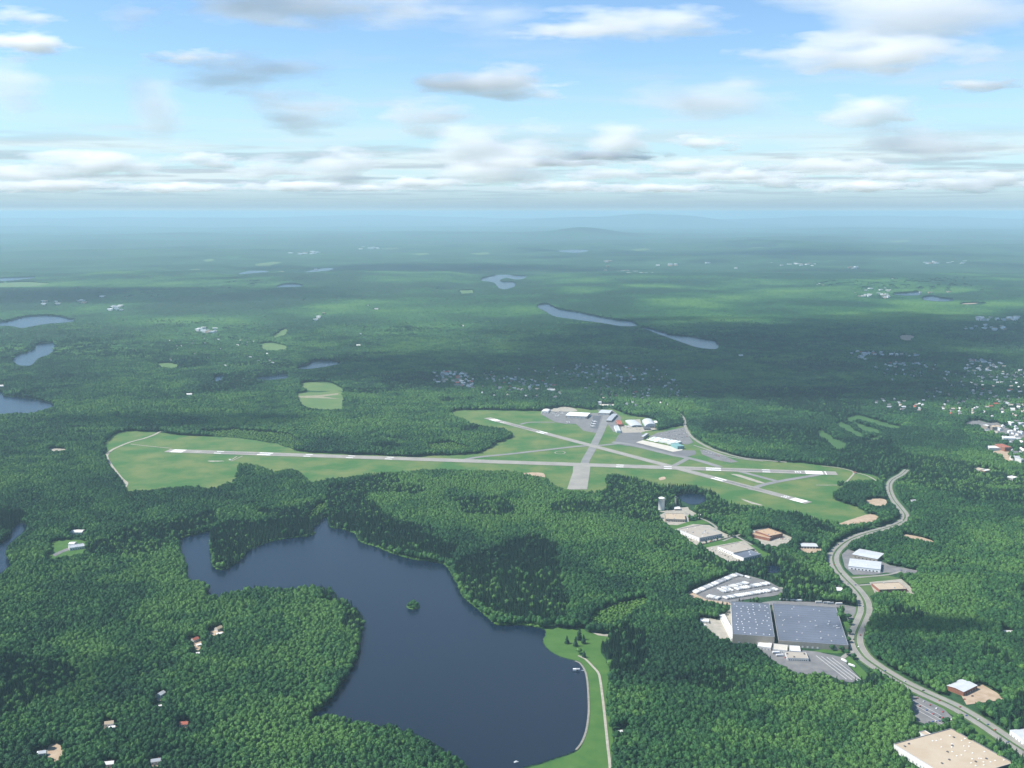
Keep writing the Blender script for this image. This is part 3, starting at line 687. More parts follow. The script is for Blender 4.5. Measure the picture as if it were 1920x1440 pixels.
# ------------------------------------------------------------------ buildings
class Bld:
    """A flat or gable roofed building from its four roof corners in the photograph (back left, back right, front right, front left)."""
    def __init__(s, name, label, cat, quad, h, wall, roof, group=None, kind='flat', wall_left=None, rise=2.0):
        p = np.array([G(u, v, h) for u, v in quad]); c = p.mean(0)
        ax = (p[1] - p[0]) + (p[2] - p[3]); ax /= np.linalg.norm(ax); ay = np.array((-ax[1], ax[0]))
        s.L = abs(((p[1] - p[0]) @ ax + (p[2] - p[3]) @ ax) / 2); s.W = abs(((p[0] - p[3]) @ ay + (p[1] - p[2]) @ ay) / 2); s.h = h
        s.rz = math.atan2(ax[1], ax[0]); s.c = c
        s.o = thing(name, label, cat, (c[0], c[1], 0), s.rz, group)
        l, w = s.L / 2, s.W / 2
        SPOTS.append((c[0], c[1], 0)); OPEN.append((np.array([c + ax * a * (l + 3) + ay * b * (w + 3) for a, b in ((-1, -1), (1, -1), (1, 1), (-1, 1))]), True))
        mb = MB(); t = .35
        top = h + (.9 if kind == 'flat' else 0)
        for (x, y, dx, dy, m) in ((0, -w + t / 2, s.L, t, wall), (0, w - t / 2, s.L, t, wall), (-l + t / 2, 0, t, s.W - 2 * t, wall_left or wall), (l - t / 2, 0, t, s.W - 2 * t, wall)): mb.box((x, y, top / 2), (dx, dy, top), m)  # sunlight put into the colour: the sunlit left wall may get a paler material
        obj('wall', mb.mesh('wall'), s.o)
        if kind == 'flat':
            obj('roof', MB().box((0, 0, h - .2), (s.L - 2 * t - .004, s.W - 2 * t - .004, .4), roof).mesh('roof'), s.o)
            cop = MB()
            for (x, y, dx, dy) in ((0, -w + t / 2, s.L + .2, t + .2), (0, w - t / 2, s.L + .2, t + .2), (-l + t / 2, 0, t + .2, s.W - 2 * t - .2), (l - t / 2, 0, t + .2, s.W - 2 * t - .2)): cop.box((x, y, top + .06), (dx, dy, .12), M_grey)
            obj('coping', cop.mesh('coping'), s.o)
        elif kind == 'gable':
            mb = MB().gable(s.L, s.W, h, h + rise, roof, .6, wall); obj('roof', mb.mesh('roof'), s.o)
        elif kind == 'vault':
            vs = []; n = 14
            for y in (-w, w):
                for k in range(n + 1): a = PI * k / n; vs.append((math.cos(a) * l, y, h + math.sin(a) * rise))
            fs = [(k, k + 1, n + 2 + k, n + 1 + k) for k in range(n)]
            mb = MB().add(vs, fs, roof, True); mb.add(vs, [tuple(range(n, -1, -1)), tuple(range(n + 1, 2 * n + 2))], wall)
            obj('roof', mb.mesh('roof'), s.o)

    def units(s, n, m=M_white, name='skylight', size=(2.4, 2.4, .9), grid=None, box=(-.9, .9, -.9, .9), jit=.3, sub=0.0):
        me = MB().box((0, 0, size[2] / 2), size, m).mesh(name)
        pts = []
        if grid:
            for i in range(grid[0]):
                for j in range(grid[1]):
                    if random.random() < sub: continue
                    pts.append((box[0] + (box[1] - box[0]) * (i + .5 + random.uniform(-jit, jit)) / grid[0], box[2] + (box[3] - box[2]) * (j + .5 + random.uniform(-jit, jit)) / grid[1]))
        else: pts = [(random.uniform(box[0], box[1]), random.uniform(box[2], box[3])) for _ in range(n)]
        for x, y in pts: obj(name, me, s.o, (x * s.L / 2, y * s.W / 2, s.h + .001), random.choice((0, PI / 2)))
        return s

    def row(s, side, n, w, hgt, z, m, name, a=-.9, b=.9):
        """A row of doors or windows set in one side: f(ront), b(ack), l(eft), r(ight)."""
        me = MB().box((0, 0, 0), (w, .16, hgt), m).mesh(name)
        for k in range(n):
            t = a + (b - a) * (k + .5) / n
            if side in 'fb': x, y, r = t * s.L / 2, (-1 if side == 'f' else 1) * (s.W / 2 + .06), 0
            else: x, y, r = (-1 if side == 'l' else 1) * (s.L / 2 + .06), t * s.W / 2, PI / 2
            obj(name, me, s.o, (x, y, z), r)
        return s


def attach(part, whole, name):
    """A second block of one building becomes a part of it."""
    for k in ('label', 'category', 'group'):
        if k in part.o: del part.o[k]
    part.o.name = name; part.o.parent = whole.o
    mw = Matrix.Translation((whole.c[0], whole.c[1], 0)) @ Matrix.Rotation(whole.rz, 4, 'Z'); part.o.matrix_parent_inverse = mw.inverted()


# big distribution warehouse: a taller left block and a lower right block are one building
wh = Bld('warehouse', 'huge slate-blue flat-roofed warehouse with rows of small white skylights beside the divided road', 'warehouse', [(1460, 1134), (1580, 1139), (1577, 1211), (1447, 1199)], 11, M_tanw, M_blue)
wh.units(0, M_offw, 'skylight', (2.0, 1.7, .7), (10, 8), (-.92, .94, -.92, .92), .4, .62)
wh.units(7, M_grey, 'rooftop_unit', (4.5, 2.6, 1.8), None, (.2, .9, -.8, .2))
wh.row('f', 8, 3.4, 3.6, 2.4, M_offw, 'dock_door', -.95, .2).row('b', 12, 3.2, 3.6, 2.4, M_offw, 'dock_door')
def seams(b, n, m):
    me = MB().box((0, 0, .05), (b.L - 1.2, .5, .1), m).mesh('roof_seam')
    for k in range(n): obj('roof_seam', me, b.o, (0, (-.5 + (k + .5) / n) * (b.W - 2), b.h + .003))


seams(wh, 16, M_dgrey)
w2 = Bld('warehouse', 'taller left bay of the big warehouse with dense lines of skylights and a dark step beside it', 'warehouse', [(1379, 1128), (1451, 1133), (1443, 1194), (1364, 1189)], 17, M_tanw, M_blue, wall_left=M_offw)
w2.units(0, M_white, 'skylight', (2.2, 1.7, .7), (6, 12), (-.9, .95, -.95, .95), .25, .25)
seams(w2, 14, M_dgrey)
w2.row('l', 12, 3.2, 3.6, 2.4, M_grey, 'dock_door')
w2.row('f', 4, 3.4, 3.6, 2.4, M_grey, 'dock_door')
attach(w2, wh, 'tall_bay')
dk = Bld('loading_canopy', 'long pale low dock roof against the left end of the big warehouse', 'dock canopy', [(1370, 1152), (1378, 1152), (1363, 1198), (1347, 1198)], 5, M_offw, M_offw)
dk.units(0, M_conc, 'roof_panel', (13, 3.4, .12), (1, 8), (-.1, .1, -.95, .95), 0)
Bld('annex_building', 'white low annex block against the warehouse front wall, left end', 'annex', [(1420, 1203), (1447, 1206), (1446, 1216), (1420, 1212)], 5, M_offw, M_offw).row('f', 4, 3, 3, 2, M_grey, 'dock_door')
Bld('annex_building', 'white low annex block against the warehouse front wall, between two dark gaps', 'annex', [(1450, 1207), (1477, 1210), (1476, 1221), (1449, 1218)], 5, M_offw, M_conc).row('f', 5, 3, 3, 2, M_grey, 'dock_door')
Bld('annex_building', 'white low annex block with orange end beside the warehouse front wall', 'annex', [(1480, 1210), (1501, 1212), (1500, 1222), (1480, 1221)], 5, M_offw, M_offw).row('f', 4, 3, 3, 2, M_orange, 'dock_door')
Bld('office_building', 'long flat grey roofed office between the warehouse front and the striped car park', 'office', [(1470, 1222), (1514, 1223), (1513, 1236), (1478, 1234)], 5, M_offw, M_tang).units(3, M_dgrey, 'rooftop_unit', (3, 2.4, 1.5)).row('f', 9, 2.2, 1.4, 2.4, M_glass, 'window')
Bld('guard_house', 'tiny white gatehouse roof in the loading yard left of the warehouse', 'gatehouse', [(1313, 1160), (1329, 1161), (1329, 1166), (1313, 1166)], 4, M_offw, M_white).row('f', 2, 1.6, 1.2, 1.8, M_glass, 'window')

Bld('factory', 'tan roofed factory with pale walls beside the white water tank', 'factory', [(1246, 962), (1284, 964), (1284, 974), (1248, 974)], 7, M_tanw, M_tan).units(4, M_grey, 'rooftop_unit', (3, 2, 1.5)).row('f', 8, 3, 2, 3, M_glass, 'window')
Bld('factory', 'wide brownish-grey roofed factory with a white long left wall and orange corner', 'factory', [(1276, 992), (1315, 984), (1352, 1002), (1306, 1010)], 9, M_grey, M_tang, wall_left=M_white).units(6, M_grey, 'rooftop_unit', (3.4, 2.4, 1.6)).units(5, M_white, 'roof_vent', (2, 2, 1)).row('f', 9, 3, 2, 4, M_glass, 'window').row('l', 7, 3.5, 3.5, 2.4, M_grey, 'dock_door')  # white for the lit left wall, grey for the shaded ones
f3 = Bld('factory', 'tan roofed factory with gleaming white left front and a car park before it', 'factory', [(1345, 1025), (1390, 1016), (1410, 1030), (1376, 1037)], 8, M_tanw, M_tang, wall_left=M_white).units(4, M_grey, 'rooftop_unit', (3, 2, 1.5)).row('l', 8, 3, 2, 3, M_glass, 'window')
f4 = Bld('factory', 'low dark blue roofed wing against the tan roofed factory', 'factory', [(1378, 1038), (1411, 1031), (1422, 1040), (1391, 1048)], 7, M_grey, M_blue, wall_left=M_white).units(2, M_white, 'roof_vent', (3, 2, 1)).row('f', 6, 3, 2, 3, M_glass, 'window')
attach(f4, f3, 'blue_wing')
f5 = Bld('factory', 'two-step orange-brown roofed factory among trees above its car park', 'factory', [(1417, 995), (1440, 991), (1468, 1000), (1443, 1006)], 10, M_brick, M_orange).units(3, M_grey, 'rooftop_unit', (3, 2, 1.6)).row('f', 7, 2.4, 2, 4, M_glass, 'window')
f6 = Bld('factory', 'lower step of the orange-brown roofed factory, nearer its car park', 'factory', [(1413, 999), (1419, 997), (1444, 1009), (1437, 1013)], 7, M_brick, M_orange).row('f', 3, 2.4, 2, 3, M_glass, 'window')
attach(f6, f5, 'lower_step')
Bld('workshop', 'grey gabled workshop in a sandy yard left of the divided road', 'workshop', [(1502, 1018), (1532, 1018), (1530, 1025), (1499, 1024)], 6, M_dgrey, M_silver, kind='gable', rise=1.6).row('f', 5, 3.4, 3.2, 2, M_offw, 'roller_door')
Bld('warehouse_building', 'upper of two silver-grey sheds right of the road bend', 'shed', [(1613, 1028), (1655, 1038), (1649, 1048), (1597, 1040)], 8, M_tanw, M_silver, kind='gable', rise=1.2).row('f', 6, 3, 2, 3, M_glass, 'window')
Bld('warehouse_building', 'lower of two silver-grey sheds right of the road bend, white front', 'shed', [(1597, 1048), (1654, 1053), (1649, 1068), (1588, 1060)], 8, M_white, M_silver, kind='gable', rise=1.2).units(2, M_white, 'roof_vent', (2.4, 2, 1)).row('f', 8, 3, 2.6, 2.4, M_glass, 'window')
Bld('factory', 'flat tan-orange roofed building below the two silver sheds', 'factory', [(1636, 1094), (1686, 1092), (1700, 1105), (1647, 1106)], 6, M_brick, M_tan).units(3, M_grey, 'rooftop_unit', (3, 2, 1.4)).row('f', 6, 2.4, 1.8, 2.4, M_glass, 'window')
Bld('storage_shed', 'small white tent-like shed beside the yard road and the main road', 'shed', [(1569, 1101), (1579, 1102), (1579, 1107), (1568, 1107)], 6, M_white, M_white, kind='gable', rise=2.4).row('f', 1, 4, 3.5, 2, M_grey, 'roller_door')
Bld('industrial_building', 'silver double-pitched industrial building with a pink-red front eave in a sandy yard', 'industrial building', [(1789, 1280), (1800, 1273), (1834, 1285), (1793, 1303)], 8, M_brick, M_silver, kind='gable', rise=1.6).units(0).row('f', 5, 3, 2.6, 2.4, M_grey, 'roller_door').row('r', 4, 3, 2.6, 2.4, M_grey, 'roller_door')
Bld('industrial_building', 'pale blue-white roofed building right of the divided road at the frame edge', 'industrial building', [(1897, 1369), (1945, 1364), (1975, 1388), (1920, 1392)], 8, M_white, M_silver, kind='gable', rise=1.4).units(0).row('l', 5, 3, 2.6, 2.4, M_grey, 'roller_door')
br = Bld('large_factory', 'big tan flat-roofed factory with a bright white left wall beside the divided road', 'factory', [(1688, 1391), (1797, 1364), (1886, 1434), (1776, 1470)], 11, M_dgrey, M_tan, wall_left=M_white)  # shade is in the wall colour: dark grey except the white sunlit side
br.units(0, M_white, 'skylight', (1.9, 1.6, .7), (6, 6), (-.05, .93, -.9, .9), .42, .2).units(9, M_dgrey, 'rooftop_unit', (3, 2, 1.3))
br.row('l', 14, 2.6, 3, 2.2, M_grey, 'dock_door').row('f', 12, 2.4, 1.8, 3, M_glass, 'window')
fw = Bld('factory_wing', 'small tan roofed wing with a white corner behind the big tan factory', 'wing', [(1727, 1372), (1738, 1369), (1742, 1378), (1731, 1381)], 8, M_white, M_tan).row('l', 1, 2.4, 2.2, 2, M_grey, 'door')

attach(fw, br, 'rear_wing')

# airport buildings
Bld('hangar', 'long bright white roofed hangar on the west ramp', 'hangar', [(1066, 772), (1104, 774), (1103, 781), (1063, 779)], 10, M_tanw, M_white, kind='gable', rise=1.2).row('f', 5, 12, 7, 3.6, M_grey, 'hangar_door')
Bld('hangar', 'small white rounded roof at the far left of the airport buildings', 'hangar', [(1017, 768), (1029, 768), (1031, 773), (1016, 772)], 5, M_offw, M_offw, kind='vault', rise=4).row('f', 2, 6, 4, 2.2, M_grey, 'hangar_door')
Bld('hangar', 'wide grey flat hangar behind the head of the taxiway', 'hangar', [(1126, 768), (1146, 769), (1145, 775), (1124, 774)], 9, M_tanw, M_silver, kind='gable', rise=1.0).row('f', 3, 12, 7, 3.6, M_grey, 'hangar_door')
Bld('hangar', 'narrow grey ridge-roofed hangar next to the brick-red roof', 'hangar', [(1144, 776), (1154, 776), (1150, 789), (1141, 788)], 7, M_tanw, M_grey, kind='gable', rise=2).row('f', 2, 7, 5, 2.6, M_dgrey, 'hangar_door')
Bld('terminal_building', 'red-orange roofed block between grey hangars', 'airport building', [(1158, 788), (1166, 788), (1165, 796), (1155, 796)], 8, M_brick, M_red).row('f', 3, 2.4, 2, 3, M_glass, 'window')
Bld('terminal_building', 'white and blue block directly below the red roof', 'airport building', [(1155, 798), (1163, 798), (1160, 808), (1152, 808)], 8, M_white, M_silver).row('f', 3, 2.4, 2, 3, M_glass, 'window').row('r', 4, 2.4, 2, 3, M_glass, 'window')
Bld('hangar', 'flat-arched grey-blue hangar in the middle of the apron', 'hangar', [(1179, 789), (1197, 788), (1200, 799), (1177, 799)], 5, M_grey, M_silver, kind='vault', rise=4).row('f', 2, 14, 4.4, 2.3, M_dgrey, 'hangar_door')
Bld('hangar', 'big domed grey arch hangar at the right of the apron', 'hangar', [(1208, 790), (1226, 790), (1229, 800), (1206, 800)], 5, M_grey, M_silver, kind='vault', rise=12).row('f', 1, 24, 5, 2.6, M_dgrey, 'hangar_door')
Bld('utility_building', 'dark low building in front of the domed hangar', 'airport building', [(1208, 800), (1219, 800), (1218, 804), (1206, 804)], 5, M_dgrey, M_dgrey).row('f', 3, 2, 1.6, 2, M_glass, 'window')
Bld('utility_building', 'small white block right of the domed hangar', 'airport building', [(1227, 789), (1232, 789), (1232, 793), (1227, 793)], 5, M_white, M_white).row('f', 2, 2, 1.6, 2, M_glass, 'window')
Bld('apron_building', 'pale grey-topped block at the head of the terminal apron', 'airport building', [(1206, 812), (1212, 812), (1211, 820), (1205, 819)], 9, M_tanw, M_silver).row('f', 2, 4, 4, 2.4, M_grey, 'garage_door')  # small grey block on the apron, use unknown
tm = Bld('airport_terminal', 'long airport terminal with teal and white striped roof facing the pale concrete apron', 'terminal', [(1224, 819), (1232, 818), (1272, 829), (1263, 833)], 9, M_white, M_white)
me = MB().box((0, 0, .25), (tm.L * .97, 4.2, .5), M_teal).mesh('roof_stripe')
for k in (-.8, -.25, .3, .82): obj('roof_stripe', me, tm.o, (0, k * (tm.W / 2 - 2), tm.h + .02))
tm.row('f', 12, 5, 3, 4, M_glass, 'window')
th_ = Bld('airport_terminal', 'teal glass roofed hall at the right end of the terminal', 'terminal', [(1262, 832), (1272, 830), (1281, 837), (1266, 837)], 11, M_teal, M_teal).row('f', 4, 3.4, 4, 5, M_glass, 'window')
attach(th_, tm, 'glass_hall')
for k in range(3):
    c = G(1233 + k * 12, 829 + k * 3.2); t = thing('jet_bridge', ('white jet bridge reaching from the left part of the terminal', 'white jet bridge reaching from the middle of the terminal', 'white jet bridge reaching from the right part of the terminal')[k], 'jet bridge', (c[0], c[1], 0), tm.rz - 1.2)
    obj('tunnel', MB().box((0, 0, 4.6), (20, 3, 3), M_offw).mesh('tunnel'), t); obj('support', MB().box((-7, 0, 1.55), (1, 2, 3.1), M_grey).mesh('support'), t)

# water tank, tower
c = G(1241, 957); t = thing('water_tank', 'tall white cylindrical water tank standing at the edge of the wood', 'water tank', (c[0], c[1] + 8, 0)); SPOTS.append((c[0], c[1] + 8, 15)); OPEN.append((GP([(1230, 962), (1252, 962), (1252, 950), (1230, 950)]), True))
obj('shell', MB().ring([(8.6, 0), (8.6, 32), (8.75, 32), (8.75, 32.5)], M_white, 32).mesh('shell'), t)
obj('roof', MB().ring([(8.75, 32.5), (7.4, 33.6), (4, 34.6), (.01, 35)], M_white, 32).mesh('roof'), t)
obj('ladder', MB().box((8.7, -1.4, 16.5), (.5, .7, 32), M_grey).mesh('ladder'), t)
c = G(1267, 950); t = thing('grey_tower', 'grey slender tower with dark cap behind the small white roof by the pond', 'tower', (c[0], c[1], 0)); SPOTS.append((c[0], c[1], 9))  # plain round standpipe-like tower, not a lattice
obj('shaft', MB().ring([(2.9, 0), (2.5, 26)], M_tanw, 12).mesh('shaft'), t); obj('cap', MB().ring([(2.5, 26), (3.3, 26.3), (3.3, 29), (.01, 29.6)], M_dgrey, 12).mesh('cap'), t)
Bld('pump_house', 'small bright white roofed hut at the foot of the grey tower', 'hut', [(1264, 950), (1274, 950), (1275, 954), (1264, 954)], 5, M_tanw, M_white, kind='gable', rise=2).row('f', 2, 1.6, 1.6, 2, M_glass, 'window')
sheet('gravel_lot', [(1261, 953), (1290, 951), (1293, 957), (1262, 957)], M_gravel, .2, smooth=False)
sheet('parking_lot', [(1232, 960), (1262, 956), (1295, 957), (1310, 966), (1290, 968), (1247, 961)], M_gravel, .18, smooth=False)
c = G(431, 863); t = thing('equipment_hut', 'tiny white equipment hut beside the left end of the runway', 'hut', (c[0], c[1], 0))
obj('wall', MB().box((0, 0, 1.5), (5, 4, 3), M_white).mesh('wall'), t); obj('roof', MB().gable(5, 4, 3, 4, M_white).mesh('roof'), t)
c = G(1602, 888); t = thing('equipment_hut', 'small pinkish hut on the grass beyond the right runway end', 'hut', (c[0], c[1], 0))
obj('wall', MB().box((0, 0, 2), (8, 6, 4), M_offw).mesh('wall'), t); obj('roof', MB().gable(8, 6, 4, 6, M_red).mesh('roof'), t)
c = G(1312, 967); t = thing('storage_shed', 'tiny white shed on the lane beside the pond wood', 'shed', (c[0], c[1], 0)); SPOTS.append((c[0], c[1], 6))
obj('wall', MB().box((0, 0, 1.5), (5, 4, 3), M_white).mesh('wall'), t); obj('roof', MB().gable(5, 4, 3, 4.4, M_white).mesh('roof'), t)

# school-like building in the clearing on the left and its neighbour
Bld('school_building', 'grey flat-roofed building in the grassy clearing on the left', 'school', [(130, 1022), (157, 1019), (158, 1024), (128, 1029)], 6, M_offw, M_grey).units(3, M_white, 'roof_vent', (2, 2, 1)).row('f', 6, 2.4, 1.6, 2.6, M_glass, 'window')
Bld('school_building', 'bright white small roof at the back of the grassy clearing', 'school', [(131, 1016), (141, 1016), (141, 1020), (131, 1020)], 5, M_white, M_white, kind='gable', rise=2).row('f', 2, 2, 1.6, 2, M_glass, 'window')
Bld('farmhouse', 'white roofed house among trees behind the grassy clearing', 'house', [(133, 993), (157, 993), (156, 998), (136, 998)], 6, M_offw, M_offw, kind='gable', rise=2.4).row('f', 4, 1.6, 1.6, 2, M_glass, 'window')


# ------------------------------------------------------------------ repeated things
def trailer_mesh(m):
    mb = MB().box((0, 0, 2.55), (13.4, 2.6, 2.9), m).box((0, 0, 1.0), (12.6, 1.0, .25), M_dgrey)
    for x in (-5.2, -4.0):
        for y in (-1.0, 1.0): mb.box((x, y, .5), (1.0, .35, 1.0), M_tyre)
    mb.box((4.6, 0, .55), (.3, 1.6, 1.1), M_dgrey)
    return mb.mesh('semi_trailer')


TRM = [trailer_mesh(M_white), trailer_mesh(M_white), trailer_mesh(M_grey), trailer_mesh(M_offw), trailer_mesh(M_silver)]


def trailers(pa, pb, n, pdir, label, group, skip=0.0):
    a, b = G(*pa), G(*pb); d0 = G(*pdir[0]); d1 = G(*pdir[1]); ang = math.atan2(*(d1 - d0)[::-1])
    for k in range(n):
        if random.random() < skip: continue
        p = a + (b - a) * (k / (n - 1)) + rng.normal(0, .25, 2)
        obj('semi_trailer', random.choice(TRM), None, (p[0], p[1], .63), ang + random.uniform(-.02, .02) + (PI if random.random() < .2 else 0), label=label, category='trailer', group=group)


trailers((1302, 1113), (1367, 1085), 25, ((1300, 1111), (1310, 1115)), 'white box trailer parked in the long slanting row along the wood edge', 'trailers along the wood edge')
trailers((1371, 1083), (1384, 1079), 5, ((1368, 1079), (1384, 1084)), 'white box trailer at the top corner of the yard beside the wood', 'trailers at the yard corner')
trailers((1389, 1081), (1401, 1084), 2, ((1386, 1079), (1404, 1085)), 'white box trailer parked end-on at the right tip of the top row', 'trailers at the right tip')
trailers((1350, 1107), (1400, 1095), 15, ((1348, 1105), (1362, 1109)), 'white box trailer in the back line of the middle block of the yard', 'back line of the middle block', .12)
trailers((1354, 1111), (1440, 1096), 27, ((1348, 1108), (1360, 1113)), 'white box trailer in the front line of the middle block of the yard', 'front line of the middle block', .05)
trailers((1328, 1120), (1348, 1124), 7, ((1323, 1124), (1338, 1116)), 'white box trailer in the slanting row at the near left corner of the yard', 'trailers at the near left corner')
trailers((1360, 1123), (1455, 1107), 29, ((1356, 1121), (1368, 1126)), 'white box trailer in the row nearest the big warehouse', 'trailers nearest the warehouse', .06)
for i, (u, v) in enumerate(((1468, 1126), (1480, 1127), (1487, 1127), (1498, 1128), (1535, 1131), (1550, 1132), (1557, 1133), (1573, 1134))):
    trailers((u - 2, v), (u + 2, v), 2 if i in (0, 3, 5) else 1, ((1460, 1128), (1500, 1129)), 'white box trailer backed along the rear wall of the warehouse', 'trailers behind the warehouse') if False else None
    p = G(u, v); obj('semi_trailer', random.choice(TRM), None, (p[0], p[1], .63), random.choice((0.0, .04, PI / 2 if i in (1, 2) else 0)), label='white box trailer standing behind the rear wall of the warehouse', category='trailer', group='trailers behind the warehouse')
for u, v, l in ((1318, 1176, 'pale trailer left in the loading yard beside the trees'), (1322, 1183, 'white trailer end-on at the lower edge of the loading yard'), (1455, 1226, 'white trailer in front of the flat grey office, nearer the annexes'), (1462, 1231, 'orange and white trailer at the left end of the office')):
    p = G(u, v); obj('semi_trailer', TRM[0], None, (p[0], p[1], .63), .1 if u != 1322 else 1.2, label=l, category='trailer')


def truck(label, p, ang, m):
    t = thing('truck', label, 'truck', (p[0], p[1], .64), ang)
    obj('cargo_box', MB().box((-1.5, 0, 2.4), (9.5, 2.6, 2.9), m).mesh('cargo_box'), t)
    obj('cab', MB().add([(3.6, -1.2, .6), (6.2, -1.2, .6), (6.2, 1.2, .6), (3.6, 1.2, .6), (3.6, -1.2, 3.2), (5.5, -1.2, 3.2), (5.5, 1.2, 3.2), (3.6, 1.2, 3.2)], [(3, 2, 1, 0), (4, 5, 6, 7), (0, 1, 5, 4), (1, 2, 6, 5), (2, 3, 7, 6), (3, 0, 4, 7)], m).mesh('cab'), t)
    wm = MB().ring([(.01, -.2), (.5, -.2), (.5, .2), (.01, .2)], M_tyre, 10)
    wm.v = [(x, z, y) for x, y, z in wm.v]; wme = wm.mesh('wheel')
    for x in (-5, -3.8, 4.8):
        for y in (-1.1, 1.1): obj('wheel', wme, t, (x, y, .5))


truck('white box truck in the striped car park, nearer the big warehouse', G(1583, 1241), -1.0, M_white)
truck('white box truck in the striped car park, nearer the main road verge', G(1597, 1250), -.8, M_white)
truck('white delivery truck in the sandy yard of the silver building', G(1822, 1293), .5, M_white)


def car_mesh(m):
    mb = MB(); pr = [(-2.2, .35), (2.2, .35), (2.25, .8), (1.3, .95), (.6, 1.45), (-1.2, 1.45), (-1.9, .95), (-2.2, .9)]
    vs = [(x, -.85, z) for x, z in pr] + [(x, .85, z) for x, z in pr]; n = len(pr)
    mb.add(vs, [(i, (i + 1) % n, n + (i + 1) % n, n + i) for i in range(n)] + [tuple(range(n - 1, -1, -1)), tuple(range(n, 2 * n))], m)
    mb.box((-.3, 0, 1.2), (1.5, 1.72, .34), M_glass)
    for x in (-1.35, 1.35):
        for y in (-.75, .75): mb.box((x, y, .32), (.62, .22, .62), M_tyre)
    return mb.mesh('parked_car')


CARM = [car_mesh(m) for m in CARC]


def cars(pts, ang, label, group, z=.66):
    for (u, v) in pts:
        p = G(u, v); obj('parked_car', random.choice(CARM), None, (p[0] + random.uniform(-.3, .3), p[1] + random.uniform(-.3, .3), z), ang, label=label, category='car', group=group)


def lin(a, b, n): return [(a[0] + (b[0] - a[0]) * k / max(n - 1, 1), a[1] + (b[1] - a[1]) * k / max(n - 1, 1)) for k in range(n)]


cars(lin((1720, 1310), (1768, 1336), 5) + lin((1712, 1318), (1750, 1340), 4) + lin((1762, 1346), (1784, 1350), 5) + lin((1742, 1355), (1768, 1352), 5), .6, 'car parked in the lot behind the big tan factory', 'cars behind the tan factory')
cars(lin((1240, 815), (1280, 806), 9) + lin((1250, 820), (1288, 812), 9) + lin((1262, 824), (1292, 818), 8), .3, 'car parked in the lot behind the airport terminal', 'cars behind the terminal')
cars(lin((1283, 1003), (1300, 1016), 5) + lin((1312, 1022), (1352, 1010), 7), .9, 'car parked beside the brownish-grey factory', 'cars by the brownish-grey factory')
cars(lin((1335, 1030), (1372, 1048), 7), .6, 'car parked before the white front of the tan roofed factory', 'cars before the white front')
cars(lin((1252, 979), (1284, 977), 6), .2, 'car parked before the factory by the water tank', 'cars by the water tank')
cars(lin((1452, 1010), (1478, 1012), 6), .4, 'car parked right of the orange-brown factory', 'cars by the orange-brown factory')
cars([(1452, 1246), (1464, 1251), (1480, 1259), (1492, 1263), (1500, 1263), (1440, 1236), (1473, 1234), (1478, 1234)], .5, 'car parked along the wood side of the striped car park', 'cars along the wood')
cars([(1697, 1279), (1731, 1296), (1762, 1315), (1800, 1327), (1812, 1343), (1852, 1360), (1890, 1393), (1610, 1214), (1601, 1200), (1618, 1138), (1590, 1096), (1564, 1060), (1572, 1022), (1692, 978), (1660, 1259), (1604, 1098), (1577, 1076), (1613, 1192), (1835, 1350), (1866, 1370)], .5, 'car driving on the divided road', 'cars on the divided road', .93)
cars([(1823, 1306), (1808, 1312)], .3, 'car standing in the sandy yard of the silver building', 'cars in the sandy yard')
cars([(1612, 1066), (1620, 1067), (1690, 1070), (1700, 1072), (1600, 1064)], .2, 'car parked by the lower silver shed', 'cars by the silver sheds')
cars(lin((1098, 783), (1104, 777), 5) + lin((1068, 783), (1092, 784), 7) + lin((1040, 775), (1052, 771), 6), .5, 'vehicle parked around the long white hangar on the west ramp', 'vehicles on the west ramp')
cars(lin((1170, 802), (1200, 806), 6) + lin((1212, 806), (1228, 803), 4), .5, 'vehicle parked on the gravel apron between the grey arched hangars', 'vehicles by the arched hangars')
cars(lin((1320, 846), (1370, 863), 12), .5, 'car parked in the long lot beside the airport access road', 'cars by the access road')
# painted bay lines of the two car parks
def bays(p0, p1, n, d0, d1, w=.8):
    a, b = G(*p0), G(*p1); dv = G(*d1) - G(*d0)
    for k in range(n):
        q = a + (b - a) * k / max(n - 1, 1); ribbon('bay_line', np.array([q + dv * t for t in (0, .5, 1)]), w, M_paint_dim, .27)


bays((1530, 1230), (1560, 1234), 4, (1528, 1228), (1585, 1272), 1.6)
bays((1712, 1314), (1716, 1330), 3, (1712, 1314), (1765, 1343), 1.2)


